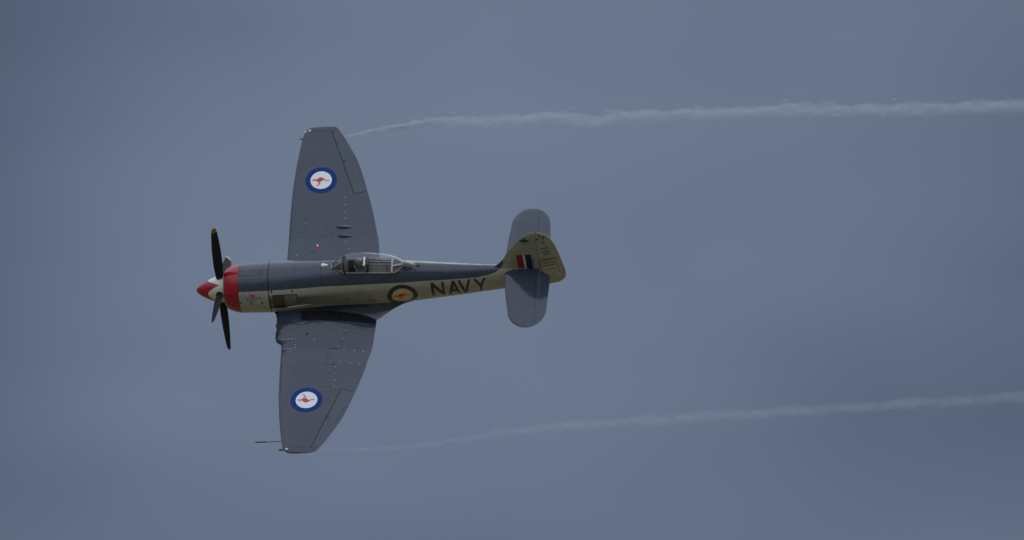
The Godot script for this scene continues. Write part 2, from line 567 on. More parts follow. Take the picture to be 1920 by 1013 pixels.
func _ready() -> void:
	rng.seed = 7
	materials()
	# camera
	var pitch := deg_to_rad(PITCH)
	var cam := Camera3D.new()
	cam.name = "camera"
	cam.fov = 2.0 * rad_to_deg(atan(506.5 / (66.25 * DISTANCE)))
	cam.near = 1.0
	cam.far = 12000.0
	cam.position = EYE
	cam.rotation = Vector3(pitch, 0, 0)
	add_child(cam)
	# sky, exposure
	var env := Environment.new()
	env.background_mode = Environment.BG_SKY
	env.sky = Sky.new()
	var pano := PanoramaSkyMaterial.new()
	pano.panorama = ImageTexture.create_from_image(sky_picture())
	env.sky.sky_material = pano
	env.tonemap_mode = Environment.TONE_MAPPER_LINEAR
	env.tonemap_exposure = 1.0
	env.volumetric_fog_enabled = true
	env.volumetric_fog_density = 0.0
	env.sdfgi_enabled = true
	env.ssao_enabled = true
	env.ssil_enabled = true
	var we := WorldEnvironment.new()
	we.name = "surroundings"
	we.environment = env
	add_child(we)
	# veiled sun high above and beyond the aircraft
	var sun := DirectionalLight3D.new()
	sun.name = "sun"
	add_child(sun)
	sun.light_energy = 0.5
	sun.light_color = Color(1.0, 0.96, 0.9)
	sun.light_angular_distance = 60.0
	sun.shadow_enabled = true
	sun.look_at_from_position(Vector3(0.45, 0.8, -0.4), Vector3.ZERO, Vector3.RIGHT)
	# airfield far below
	var g := StandardMaterial3D.new()
	g.resource_name = "airfield grass"
	g.albedo_color = Color(0.18, 0.16, 0.082).linear_to_srgb()
	g.albedo_texture = noise(0.02, 5, 21, 0.6, 1.0)
	g.uv1_triplanar = true
	g.uv1_scale = Vector3(0.02, 0.02, 0.02)
	g.roughness = 1.0
	var pm := PlaneMesh.new()
	pm.size = Vector2(16000, 16000)
	pm.material = g
	var ground := MeshInstance3D.new()
	ground.name = "ground"
	ground.mesh = pm
	ground.set_meta("kind", "structure")
	ground.set_meta("label", "green brown airfield grass far below the airplane")
	add_child(ground)
	# the aircraft's place
	var back := Vector3(0, -sin(pitch), cos(pitch))
	var up := Vector3(0, cos(pitch), sin(pitch))
	var view := Basis(Vector3.RIGHT, up, back)
	var at := EYE - back * DISTANCE - Vector3.RIGHT * 8.93537 - up * 0.57413
	body = Transform3D((view * FRAME).orthonormalized(), at)
	plane = Node3D.new()
	plane.name = "fighter_airplane"
	plane.transform = Transform3D(body.basis, body * ORIGIN)
	plane.set_meta("label", "dark grey and pale propeller fighter airplane with red nose, banked steeply, lettered NAVY")
	plane.set_meta("category", "airplane")
	add_child(plane)
	nose()
	fuselage()
	for hand in [1.0, -1.0]:
		wing(hand)
	fillet()
	tail()
	cockpit()
	marks()
	small_things()
	pilot()
	smoke("smoke_trail", [[3.90, -0.20, -5.50, 0.042], [4.46, -0.15, -5.57, 0.070], [5.08, -0.10, -5.63, 0.091], [5.70, -0.07, -5.68, 0.113], [6.32, -0.05, -5.71, 0.136], [6.94, -0.04, -5.73, 0.158], [7.55, -0.04, -5.73, 0.181], [8.17, -0.05, -5.72, 0.204], [9.40, -0.09, -5.68, 0.234], [10.93, -0.12, -5.65, 0.242], [12.46, -0.14, -5.64, 0.226], [13.99, -0.15, -5.63, 0.219], [15.52, -0.17, -5.62, 0.211], [18.57, -0.22, -5.58, 0.211], [21.60, -0.28, -5.52, 0.219], [27.65, -0.37, -5.42, 0.242], [33.67, -0.46, -5.33, 0.272]], 1.25, "denser white smoke trail streaming back from the upper wing tip of the airplane")
	smoke("smoke_trail", [[3.74, -0.17, 5.72, 0.036], [4.42, -0.19, 5.75, 0.056], [5.32, -0.21, 5.77, 0.068], [6.22, -0.20, 5.75, 0.083], [7.12, -0.16, 5.70, 0.098], [8.02, -0.10, 5.62, 0.113], [8.93, -0.04, 5.54, 0.136], [9.82, 0.0, 5.49, 0.158], [11.32, 0.03, 5.45, 0.165], [14.30, 0.07, 5.39, 0.175], [17.28, 0.10, 5.36, 0.18], [21.72, 0.15, 5.29, 0.185], [27.61, 0.23, 5.19, 0.20], [33.47, 0.32, 5.09, 0.22]], 0.062, "thin faint smoke trail streaming back from the lower wing tip of the airplane")


func sky_picture() -> Image:
	var w := 2048
	var h := 1024
	var f := FastNoiseLite.new()
	f.seed = 4
	f.frequency = 4.5
	f.fractal_octaves = 4
	f.fractal_gain = 0.5
	var big := FastNoiseLite.new()
	big.seed = 12
	big.frequency = 1.1
	big.fractal_octaves = 3
	var low := Color(0.140, 0.180, 0.259)
	var high := Color(0.94, 1.03, 1.20)
	# soft bright and dark banks of the overcast: direction right and up in degrees, width, height, strength
	var banks := [[-0.6, 14.4, 2.2, 1.5, 0.10], [-3.75, 14.0, 1.05, 3.0, -0.30], [-3.2, 15.7, 1.5, 0.7, -0.14], [3.7, 14.2, 1.0, 1.7, -0.18], [2.9, 12.85, 1.6, 0.62, -0.22], [0.2, 12.0, 3.0, 0.45, -0.10], [2.2, 13.6, 1.2, 0.22, -0.05], [0.9, 13.15, 0.9, 0.28, 0.05], [-1.6, 15.55, 1.3, 0.18, -0.05], [1.6, 15.0, 1.6, 0.22, 0.04], [-2.4, 13.1, 0.8, 0.35, 0.04]]
	var data := PackedFloat32Array()
	data.resize(w * h * 3)
	var at := 0
	for y in h:
		var el := PI / 2 - PI * (y + 0.5) / h
		var s := sin(el)
		var c := cos(el)
		
		var deg := rad_to_deg(el)
		for x in w:
			var az := wrapf(TAU * (x + 0.5) / w, -PI, PI)
			var d := Vector3(sin(az) * c, s, -cos(az) * c)
			var k := smoothstep(0.30, 0.92, s + 0.42 * maxf(0.0, d.z))
			var t := 1.0 + 0.075 * f.get_noise_3d(az * 4.0, el * 14.0, c * 3.0) + 0.08 * f.get_noise_3dv(d * 3.0) + 0.16 * big.get_noise_3dv(d)
			if absf(az) < 0.2 and deg > 7.0 and deg < 22.0:
				var right := rad_to_deg(az) * cos(deg_to_rad(14.0))
				for b in banks:
					t += b[4] * exp(-pow((right - b[0]) / b[2], 2.0) - pow((deg - b[1]) / b[3], 2.0))
			data[at] = lerpf(low.r, high.r, k) * t
			data[at + 1] = lerpf(low.g, high.g, k) * t
			data[at + 2] = lerpf(low.b, high.b, k) * lerpf(t, 1.0, 0.14)
			at += 3
	return Image.create_from_data(w, h, false, Image.FORMAT_RGBF, data.to_byte_array())


# ---------------------------------------------------------------- nose

func nose() -> void:
	var prof := func(x: float) -> float: return hermite(x, [0.0, 0.02, 0.1, 0.2, 0.39, 0.58, 0.84], [0.0, 0.055, 0.135, 0.20, 0.292, 0.355, 0.385])
	var edge := func(g: float) -> float:
		# angle from the nearest blade, -45 to 45 degrees
		var b := wrapf(rad_to_deg(g) - 66.0 + 45.0, 0.0, 90.0) - 45.0
		return 0.37 + 0.36 * pow(absf(b) / 45.0, 2.2)
	for part in 2:
		var rows := []
		for k in 25:
			var row := PackedVector3Array()
			for s in 121:
				var g := TAU * s / 120.0          # 0 = up, towards port
				var e: float = edge.call(g)
				var x := e * pow(k / 24.0, 1.6) if part == 0 else lerpf(e, 0.84, k / 24.0)
				var r: float = prof.call(x)
				row.append(Vector3(x, r * cos(g), r * sin(g)))
			rows.append(row)
		var s := Shape.new()
		s.sheet(rows, true)
		if part == 1:
			for k in 120:
				s.tri(Vector3(0.84, 0, 0), rows[24][k], rows[24][k + 1], Vector3.RIGHT)
		commit("spinner_tip" if part == 0 else "spinner_base", s, M.red if part == 0 else M.cream, plane)
	# four blades
	for k in 4:
		var g := deg_to_rad(-24.0 + 90.0 * k)
		var out := Vector3(0, cos(g), sin(g))
		var side := Vector3(0, -sin(g), cos(g))
		var make := func(r0: float, r1: float, n: int, face := 1.0) -> Shape:
			var rows := []
			for j in n + 1:
				var r := lerpf(r0, r1, float(j) / n)
				var chord := hermite(r, [0.30, 0.45, 0.8, 1.2, 1.6, 1.82, 1.91, 1.945], [0.20, 0.225, 0.285, 0.29, 0.25, 0.205, 0.155, 0.03])
				var thick := hermite(r, [0.30, 0.5, 1.0, 1.9], [0.13, 0.075, 0.035, 0.012])
				var pitch := deg_to_rad(hermite(r, [0.3, 0.8, 1.9], [74.0, 60.0, 42.0]))
				var cd := (-side * cos(pitch) + Vector3.RIGHT * sin(pitch))
				var td := cd.cross(out)
				var row := PackedVector3Array()
				for q in 21:
					var a := TAU * face * q / 20.0
					if face < 1.0:
						thick += 0.0004
					row.append(Vector3(0.71, 0, 0) + out * r + cd * (cos(a) * chord / 2.0) + td * (sin(a) * thick / 2.0))
				rows.append(row)
			var s := Shape.new()
			s.sheet(rows, true)
			return s
		var blade := commit("propeller_blade", make.call(0.30, 1.80, 30), M.blade, plane)
		commit("blade_end", make.call(1.80, 1.945, 8), M.blade, blade)
		commit("blade_tip", make.call(1.80, 1.945, 8, 0.5), M.yellow, blade)
		var s := Shape.new()
		s.tube([Vector3(0.71, 0, 0) + out * 0.30, Vector3(0.71, 0, 0) + out * 0.385], [0.115, 0.105], 18)
		commit("blade_cuff", s, M.black, blade)
	# cowling ring and the dark engine opening
	var s := Shape.new()
	s.lathe([Vector2(1.02, 0.40), Vector2(0.95, 0.405), Vector2(0.89, 0.42), Vector2(0.855, 0.44), Vector2(0.842, 0.465), Vector2(0.848, 0.495), Vector2(0.87, 0.53), Vector2(0.93, 0.58), Vector2(1.0, 0.62), Vector2(1.08, 0.653), Vector2(1.18, 0.682), Vector2(1.30, 0.7035)], 0, TAU, 96)
	commit("cowling_ring", s, M.red, plane)
	s = Shape.new()
	s.lathe([Vector2(1.0, 0.05), Vector2(1.0, 0.42)], 0, TAU, 48)
	s.lathe([Vector2(1.28, 0.685), Vector2(2.25, 0.69)], 0, TAU, 64)
	commit("engine_baffle", s, M.black, plane)
	# cowling panels with open joints: top, sides and lower
	var top0 := deg_to_rad(94.0)
	var g1 := 0.004
	var d0 := func(x): return divide(x)
	var cuts := [[1.306, 1.989], [1.993, 2.146]]
	for k in 2:
		var x0: float = cuts[k][0]
		var x1: float = cuts[k][1]
		s = Shape.new()
		skin(s, x0, x1, 10, d0, func(_x): return top0 - g1, 20)
		commit("cowling_panel", s, M.grey, plane)
		s = Shape.new()
		skin(s, x0, x1, 10, func(_x): return top0 + g1, func(x): return PI - divide(x), 20)
		commit("cowling_panel", s, M.grey, plane)
		s = Shape.new()
		skin(s, x0, x1, 10, func(_x): return deg_to_rad(-82.0), d0, 36, 0.0, func(_x, _a): return Color.WHITE)
		commit("cowling_side_panel", s, M.pale, plane)
		s = Shape.new()
		skin(s, x0, x1, 10, func(x): return PI - divide(x), func(_x): return deg_to_rad(277.2), 36, 0.0, func(_x, _a): return Color.WHITE)
		commit("cowling_side_panel", s, M.pale, plane)
	# latches along the side panels
	for p in [[1.336, 15.0], [1.640, 13.0], [1.945, 14.0], [2.245, 39.8], [2.831, 38.6]]:
		mark("latch", [rect(p[0] - 0.018, deg_to_rad(p[1] - 3.2), p[0] + 0.018, deg_to_rad(p[1] + 3.2))], on_fuselage(), M.seam, plane, Vector2(0.1, 0.1))
	for p in [[1.335, 84.0], [1.94, 91.5], [1.94, 84.0]]:
		mark("latch", [disc(Vector2(p[0], deg_to_rad(p[1])), 0.02, 10)], on_fuselage(), M.seam, plane)
	# access panel outline on the upper cowl
	mark("panel_joint", [rect(1.32, deg_to_rad(80.6), 1.95, deg_to_rad(81.2))], on_fuselage(), M.seam, plane)


# ---------------------------------------------------------------- fuselage

func stain(x: float, a: float) -> Color:
	# exhaust soot streaming back from the stacks, and oil along the belly
	var deg := rad_to_deg(wrapf(a, -PI, PI))
	var t := 0.0
	if x > 2.9:
		var mid := lerpf(13.0, 4.0, clampf((x - 2.95) / 3.0, 0.0, 1.0))
		var wide := lerpf(13.0, 20.0, clampf((x - 2.95) / 3.0, 0.0, 1.0))
		t = 0.95 * exp(-pow((deg - mid) / wide, 4.0)) * exp(-(x - 2.9) / 1.9)
		t += 0.25 * exp(-pow((deg - 20.0) / 5.0, 2.0)) * exp(-(x - 2.9) / 1.2)
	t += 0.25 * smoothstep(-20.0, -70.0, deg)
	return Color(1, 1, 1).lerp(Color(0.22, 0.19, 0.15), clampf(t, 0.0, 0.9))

func fuselage() -> void:
	var d0 := func(x): return divide(x)
	var d1 := func(x): return PI - divide(x)
	var under := func(x): return TAU + divide(x)
	# dark liner below the open joints
	var s := Shape.new()
	skin(s, 2.05, 3.9, 12, func(_x): return 0.0, func(_x): return TAU, 48, -0.03)
	commit("fuselage_frame", s, M.seam, plane)
	# upper skin panels
	for cut in [[2.168, 2.908, 8], [2.914, 3.664, 8], [3.670, 3.97, 4]]:
		s = Shape.new()
		skin(s, cut[0], cut[1], cut[2], d0, d1, 36)
		commit("upper_skin_panel", s, M.grey, plane)
	s = Shape.new()
	skin(s, 3.97, 6.015, 60, d0, func(x): return sill_angle(x), 18)
	skin(s, 3.97, 6.015, 60, func(x): return PI - sill_angle(x), d1, 18)
	commit("upper_skin_panel", s, M.grey, plane)
	s = Shape.new()
	skin(s, 6.015, 8.80, 70, d0, d1, 40)
	commit("upper_rear_skin", s, M.grey, plane)
	# pale lower skin, open at the port exhaust
	s = Shape.new()
	var a_hi := func(x): return deg_to_rad(line(x, [2.17, 2.24, 2.3, 2.97], [29.5, 30.0, 32.0, 30.8]))
	var a_lo := func(_x): return deg_to_rad(-5.0)
	skin(s, 2.17, 2.97, 12, a_hi, d0, 8, 0.0, stain)
	skin(s, 2.17, 2.97, 12, d1, func(x): return TAU + a_lo.call(x), 50, 0.0, stain)
	commit("lower_skin_panel", s, M.pale, plane)
	s = Shape.new()
	skin(s, 2.97, 8.80, 160, d1, under, 110, 0.0, stain)
	skin(s, 8.80, 9.83, 24, func(_x): return 0.0, func(_x): return TAU, 60, 0.0, stain)
	commit("lower_rear_skin", s, M.pale, plane)
	# exhaust bay
	var bay := Node3D.new()
	bay.name = "exhaust_bay"
	plane.add_child(bay)
	s = Shape.new()
	skin(s, 2.16, 2.66, 8, func(_x): return deg_to_rad(-9.0), func(_x): return deg_to_rad(36.0), 12, -0.03)
	commit("bay_wall", s, M.soot, bay)
	s = Shape.new()
	skin(s, 2.60, 2.95, 6, func(_x): return deg_to_rad(-1.0), func(_x): return deg_to_rad(29.5), 10, -0.005)
	var r0 := fuselage_point(2.60, deg_to_rad(-1.0), -0.012)
	var r1 := fuselage_point(2.60, deg_to_rad(29.5), -0.012)
	s.quad(r0, r1, fuselage_point(2.60, deg_to_rad(29.5), -0.07), fuselage_point(2.60, deg_to_rad(-1.0), -0.07), Vector3.LEFT)
	commit("heat_shield", s, M.shield, bay)
	s = Shape.new()
	skin(s, 2.18, 2.26, 3, func(_x): return deg_to_rad(-6.0), func(_x): return deg_to_rad(28.5), 12, -0.02)
	commit("exhaust_collector", s, M.seam, bay)
	for k in 5:
		var a := deg_to_rad(26.5 - 6.2 * k)
		s = Shape.new()
		s.tube([fuselage_point(2.20, a, -0.03), fuselage_point(2.245, a, 0.004), fuselage_point(2.262, a, 0.006)], [0.024, 0.022, 0.019], 12)
		commit("exhaust_stub", s, M.bare if k else M.frame, bay)
	s = Shape.new()
	var lip := []
	for k in 9:
		lip.append(fuselage_point(lerpf(2.62, 3.35, k / 8.0), deg_to_rad(lerpf(-4.2, 0.5, k / 8.0)), lerpf(0.018, 0.0, k / 8.0)))
	s.tube(lip, [0.012, 0.02, 0.026, 0.026, 0.024, 0.02, 0.016, 0.012, 0.003], 10)
	commit("exhaust_lip", s, M.pale, bay)
	# spine fairing behind the canopy
	var rows := []
	for r in 17:
		var f := r / 16.0
		var x := lerpf(6.0, 6.41, f)
		var b := hermite(f, [0.0, 0.25, 0.6, 0.85, 1.0], [0.17, 0.17, 0.14, 0.085, 0.01])
		var t := hermite(f, [0.0, 0.2, 0.5, 0.8, 1.0], [0.785, 0.775, 0.725, 0.66, 0.63])
		var row := PackedVector3Array()
		for k in 21:
			var g := PI * k / 20.0
			var z := b * cos(g)
			var base := fuselage_point(x, acos(clampf(z / hermite(x, FX, FW), -1, 1)), -0.01).y
			row.append(Vector3(x, base + maxf(0.0, t - fuselage_point(x, PI / 2).y) * pow(sin(g), 1.1), z))
		rows.append(row)
	s = Shape.new()
	s.sheet(rows)
	commit("canopy_fairing", s, M.grey_satin, plane)


# ---------------------------------------------------------------- wings

func stations(a: float, b: float, n: int) -> Array:
	var out := []
	for k in n + 1:
		out.append(lerpf(a, b, float(k) / n))
	return out

func port_lead(z: float) -> float:     # the oil cooler intake pushes the leading edge forward near the root
	return line(z, [0.0, 0.6, 1.60, 1.64, 1.76, 6.0], [2.27, 2.275, 2.30, 2.305, lead(1.76), lead(6.0)]) if z < 1.76 else lead(z)

func wing(hand: float) -> void:
	var le := func(z): return port_lead(z) if hand > 0 else lead(z)
	var te := func(z): return trail(z)
	var side := Node3D.new()
	side.name = "wing"
	plane.add_child(side, true)
	var g := 0.0015
	var s := Shape.new()
	wing_piece(s, hand, stations(0.30, 2.0 - g, 60), le, te, true, le)
	commit("inner_wing_skin", s, M.grey, side)
	s = Shape.new()
	wing_piece(s, hand, stations(2.0 + g, 2.58 - g, 10), le, te, true)
	commit("fold_wing_skin", s, M.grey_light if hand > 0 else M.grey, side)
	s = Shape.new()
	wing_piece(s, hand, stations(2.58 + g, 3.486, 24), le, te, true, null, 1.0)
	commit("middle_wing_skin", s, M.grey, side)
	s = Shape.new()
	wing_piece(s, hand, stations(3.487, 5.685, 40), le, func(z): return hinge(z) - 0.009, true)
	commit("outer_wing_skin", s, M.grey_dark if hand > 0 else M.grey, side)
	s = Shape.new()
	var tip := []
	for k in 15:
		tip.append(5.69 + 0.18 * sin(PI / 2 * k / 14.0))
	wing_piece(s, hand, tip, le, te, true)
	commit("wing_tip", s, M.grey_dark, side)
	# aileron with its trim tab
	var tab := func(z): return lerpf(4.395, 4.205, (z - 4.20) / 0.56)
	s = Shape.new()
	var hx := func(z): return hinge(z) + 0.009
	wing_piece(s, hand, stations(3.502, 4.197, 14), hx, te, false, null, 0.0, 1.0)
	wing_piece(s, hand, stations(4.197, 4.763, 10), hx, func(z): return tab.call(z) - 0.002, false)
	wing_piece(s, hand, stations(4.763, 5.684, 16), hx, te, false)
	commit("aileron", s, M.grey_light, side)
	s = Shape.new()
	wing_piece(s, hand, stations(4.203, 4.757, 8), func(z): return tab.call(z) + 0.002, te, false)
	commit("trim_tab", s, M.grey, side)
	# shroud behind the hinge gap
	s = Shape.new()
	var rows := []
	for k in 11:
		var z := lerpf(3.49, 5.68, k / 10.0)
		var row := PackedVector3Array()
		for dx in [-0.03, 0.03]:
			row.append(Vector3(hinge(z) + dx, wing_mid(hinge(z), z), z * hand))
		rows.append(row)
	s.sheet(rows)
	commit("hinge_shroud", s, M.seam, side)
	mark("hinge_bracket", [rect(3.90, 4.60, 4.02, 4.625)], on_wing(hand), M.seam, side)
	# joints that run along the span on the skin
	var on := on_wing(hand)
	var lines := [stroke(Vector2(4.06, 2.60), Vector2(4.06, 3.45), 0.006), stroke(Vector2(4.30, 1.3), Vector2(4.12, 1.97), 0.006), stroke(Vector2(3.86, 2.03), Vector2(3.80, 2.56), 0.006), stroke(Vector2(3.86, 2.015), Vector2(4.12, 2.01), 0.022), stroke(Vector2(3.80, 2.60), Vector2(4.06, 2.605), 0.010), stroke(Vector2(3.65, 3.44), Vector2(4.06, 3.45), 0.006), stroke(Vector2(2.89, 1.66), Vector2(2.89, 1.97), 0.006)]
	if hand < 0:
		lines = [stroke(Vector2(3.66, 2.55), Vector2(3.77, 1.9), 0.006), stroke(Vector2(3.77, 1.9), Vector2(4.01, 1.36), 0.006), stroke(Vector2(2.56, 1.985), Vector2(3.73, 1.93), 0.005), stroke(Vector2(3.60, 1.95), Vector2(3.61, 2.55), 0.005)]
	for l in lines:
		mark("panel_joint", [l], on, M.seam, side, Vector2(0.2, 0.2), 0.002)
	# fasteners
	var dots := [[4.29, 1.36], [4.21, 1.65], [4.12, 1.92], [4.27, 2.03], [4.56, 2.045], [4.80, 2.06], [4.20, 2.51], [4.49, 2.535], [4.73, 2.555], [4.07, 2.69], [4.07, 2.93], [4.07, 3.18], [4.06, 3.42], [3.42, 1.70],
		[2.49, 1.66], [2.56, 1.66], [2.64, 1.66], [2.70, 1.66], [2.78, 1.66], [2.89, 1.67], [2.89, 1.77], [2.89, 1.87], [2.89, 1.97], [2.83, 1.985], [2.76, 1.98], [2.68, 1.98], [2.59, 1.975]]
	if hand < 0:
		dots = [[4.05, 3.37], [4.06, 3.12], [4.06, 2.88], [4.07, 2.64], [4.12, 1.85], [4.21, 1.57], [2.97, 2.47], [2.76, 1.35]]
	for d in dots:
		mark("fastener", [disc(Vector2(d[0], d[1]), rng.randf_range(0.010, 0.014), 8)], on, M.dot, side)
	if hand > 0:
		mark("drain_slot", [disc(Vector2(3.21, 1.51), 0.035, 14)], on, M.seam, side)
		mark("walkway", [PackedVector2Array([Vector2(3.0, 0.62), Vector2(3.0, 1.04), Vector2(3.55, 1.04), Vector2(4.15, 1.035), Vector2(4.74, 1.05), Vector2(5.09, 1.07), Vector2(5.10, 0.62)])], on, M.walk, side, Vector2(0.08, 0.08))
	else:
		mark("drain_slot", [stroke(Vector2(3.16, 1.44), Vector2(3.26, 1.44), 0.02)], on, M.seam, side)
	# roundel: blue ring, white disc, kangaroo
	var at := Vector2(3.335, 3.95)
	mark("roundel", ring(at, 0.305, 0.45, 64), on, M.blue, side)
	mark("roundel_disc", [disc(at, 0.305, 64)], on, M.white, side)
	mark("kangaroo", [kangaroo(at, 0.305, 1.0 if hand < 0 else 1.0)].map(func(p: PackedVector2Array):
		var q := PackedVector2Array()
		for v in p:
			q.append(Vector2(v.x, at.y - (v.y - at.y) * -1.0))
		return q), on, M.mark_red, side, Vector2(0.12, 0.12), 0.007)


func fillet() -> void:
	for hand in [1.0, -1.0]:
		var rows := []
		var lower := []
		for r in 61:
			var x := lerpf(2.40, 6.12, r / 60.0)
			var a := deg_to_rad(line(x, [2.4, 3.17, 3.56, 4.07, 5.07, 5.57, 5.9, 6.12], [-24.0, -15.0, -11.5, -11.0, -20.0, -29.5, -37.0, -44.0]))
			var f := fuselage_point(x, a, 0.004)
			var zw := hermite(x, [2.4, 3.0, 3.8, 4.5, 4.9, 5.13, 5.35, 5.63, 5.9, 6.12], [0.74, 0.70, 0.69, 0.74, 0.82, 0.92, 0.76, 0.56, 0.42, 0.352])
			var w := wing_point(minf(x, trail(zw) - 0.01), zw, 1.0, port_lead(zw) if hand > 0 else lead(zw))
			w.x = x
			if x > 5.1:
				w.y = lerpf(wing_top(5.1, 0.9).y, -0.52, smoothstep(5.1, 6.0, x))
			w.y += 0.003
			var corner := Vector3(x, lerpf(f.y, w.y, 0.72), lerpf(f.z, w.z, 0.12))
			var row := PackedVector3Array()
			for k in 17:
				var t := k / 16.0
				var p := f * (1 - t) * (1 - t) + corner * 2 * t * (1 - t) + w * t * t
				p.z *= hand
				row.append(p)
			rows.append(row)
			if x > 5.0:
				var belly := fuselage_point(x, deg_to_rad(-70.0))
				belly.z *= hand
				lower.append(PackedVector3Array([row[16], row[16].lerp(belly, 0.5) + Vector3(0, -0.03, 0), belly]))
		var s := Shape.new()
		s.sheet(rows, hand > 0)
		s.sheet(lower, hand > 0)
		commit("wing_root_fairing", s, M.grey, plane)
	# belly between the wings, and the curved fairing ahead of the port root
	var s := Shape.new()
	var rows := []
	for r in 21:
		var x := lerpf(2.12, 2.75, r / 20.0)
		var row := PackedVector3Array()
		for k in 13:
			var t := k / 12.0
			var f := fuselage_point(x, deg_to_rad(-46.0), 0.003)
			var zt := lerpf(0.50, 0.78, smoothstep(2.12, 2.34, x))
			var w := wing_point(maxf(x, 2.29), zt, 1.0, 2.275)
			w.x = x
			w.z = zt
			row.append(f.lerp(w, t) + Vector3(0, -0.03 * sin(PI * t), 0))
		rows.append(row)
	s.sheet(rows, true)
	commit("root_intake_fairing", s, M.grey, plane)
	# intake mouths in the port leading edge
	for zz in [[0.66, 0.78], [0.98, 1.16]]:
		s = Shape.new()
		var z: float = (zz[0] + zz[1]) / 2.0
		s.ellipsoid(Vector3(port_lead(z) + 0.008, wing_mid(port_lead(z), z) + 0.01, z), Vector3(0.026, 0.03, (zz[1] - zz[0]) / 2.0))
		commit("intake_lip", s, M.soot, plane)
	s = Shape.new()
	s.ellipsoid(Vector3(2.31, wing_mid(2.31, 1.4), 1.42), Vector3(0.03, 0.06, 0.2))
	commit("oil_cooler_intake", s, M.seam, plane)


# ---------------------------------------------------------------- tail

func tail() -> void:
	for hand in [1.0, -1.0]:
		var zs := []
		for k in 41:
			zs.append(2.134 * sin(PI / 2 * pow(k / 40.0, 0.8)))
		var make := func(front: Callable, back: Callable, wrap: bool) -> Shape:
			var m := 18
			var all := []
			var uppers := []
			var lowers := []
			for z in zs:
				var up := PackedVector3Array()
				var dn := PackedVector3Array()
				for k in m + 1:
					var f := float(k) / m
					f = f * f if wrap else f
					var x: float = lerpf(front.call(z), maxf(front.call(z), back.call(z)), f)
					up.append(tail_point(x, z) * Vector3(1, 1, hand))
					dn.append(tail_point(x, z, -1.0) * Vector3(1, 1, hand))
				uppers.append(up)
				lowers.append(dn)
				var row := dn.duplicate()
				row.reverse()
				for k in range(1, m + 1):
					row.append(up[k])
				all.append(row)
			var s := Shape.new()
			if wrap:
				s.sheet(all, hand < 0)
				for r in zs.size() - 1:
					s.quad(uppers[r][m], uppers[r + 1][m], lowers[r + 1][m], lowers[r][m], Vector3.RIGHT)
			else:
				s.sheet(uppers, hand < 0)
				s.sheet(lowers, hand > 0)
				for r in zs.size() - 1:
					s.quad(uppers[r][0], uppers[r + 1][0], lowers[r + 1][0], lowers[r][0], Vector3.LEFT)
					s.quad(uppers[r][m], uppers[r + 1][m], lowers[r + 1][m], lowers[r][m], Vector3.RIGHT)
			return s
		commit("tailplane", make.call(func(z): return tail_lead(z), func(z): return minf(9.747, tail_trail(z)), true), M.grey_tail, plane)
		commit("elevator", make.call(func(z): return minf(9.755, tail_trail(z)), func(z): return minf(tail_trail(z), 9.757 + maxf(0.0, z - 0.10) * 1.75), false), M.grey_tail, plane)
		var s := Shape.new()
		s.box(Vector3(9.75, 0.31, 1.06 * hand), Vector3(0.05, 0.012, 1.92))
		commit("hinge_shroud", s, M.seam, plane)
		# root fairing seal, pale
		s = Shape.new()
		var rim := []
		for k in 21:
			var x := lerpf(8.86, 9.73, k / 20.0)
			var z := fuselage_point(x, asin(clampf((0.31 + tail_half(x, 0.2) - hermite(x, FX, FU)) / (hermite(x, FX, FT) - hermite(x, FX, FU)), -1, 1))).z + 0.012
			rim.append(Vector3(x, 0.31 + tail_half(x, 0.2) + 0.006, z * hand))
		var radii := []
		for k in 21:
			radii.append(0.014)
		s.tube(rim, radii, 8)
		commit("tailplane_seal", s, M.pale, plane)
	# fin: the dark root fillet, then the pale fin, then the rudder
	var us := []
	for k in 61:
		us.append(lerpf(0.22, 1.884, 1.0 - pow(1.0 - k / 60.0, 1.7)))
	var dark := func(u): return maxf(fin_lead(u), line(u, [0.22, 0.42, 0.5, 0.64, 0.76], [8.70, 8.74, 8.79, 8.84, 8.84]))
	for part in 3:
		var rows := []
		for u in us:
			if part == 0 and u > 0.76:
				continue
			var row := PackedVector3Array()
			for k in range(-16, 17):
				var f := absf(k / 16.0)
				var x: float
				if part == 0:
					x = lerpf(fin_lead(u), dark.call(u), f * f)
				elif part == 1:
					x = lerpf(dark.call(u), fin_hinge(u) - 0.007, f * f)
				row.append(Vector3(x, u, signf(k) * fin_half(x, u)))
			rows.append(row)
		if part < 2:
			var s := Shape.new()
			s.sheet(rows, true)
			commit("fin_fillet" if part == 0 else "fin", s, M.grey if part == 0 else M.pale, plane)
	var s := Shape.new()
	var port := []
	var star_ := []
	for k in 81:
		var u := lerpf(-0.44, 1.884, 0.5 - 0.5 * cos(PI * k / 80.0))
		var a := PackedVector3Array()
		var b := PackedVector3Array()
		for j in 13:
			var x := lerpf(fin_hinge(u) + 0.007, rudder_trail(u), j / 12.0)
			a.append(Vector3(x, u, fin_half(x, u)))
			b.append(Vector3(x, u, -fin_half(x, u)))
		port.append(a)
		star_.append(b)
	s.sheet(port, true)
	s.sheet(star_)
	for k in 80:
		s.quad(port[k][0], port[k + 1][0], star_[k + 1][0], star_[k][0], Vector3.LEFT)
		s.quad(port[k][12], port[k + 1][12], star_[k + 1][12], star_[k][12], Vector3.RIGHT)
	var rudder := commit("rudder", s, M.pale, plane)
	var on := on_fin()
	for l in [stroke(Vector2(9.88, 0.67), Vector2(10.33, 0.75), 0.008), stroke(Vector2(10.33, 0.75), Vector2(10.375, 0.04), 0.012), stroke(Vector2(9.87, 0.66), Vector2(9.93, 0.10), 0.01)]:
		mark("trim_tab_joint", [l], on, M.seam, rudder, Vector2(0.1, 0.1), 0.003)
	mark("tab_actuator", [rect(10.30, 0.045, 10.37, 0.075)], on, M.white, rudder, Vector2(0.1, 0.1), 0.012)
	s = Shape.new()
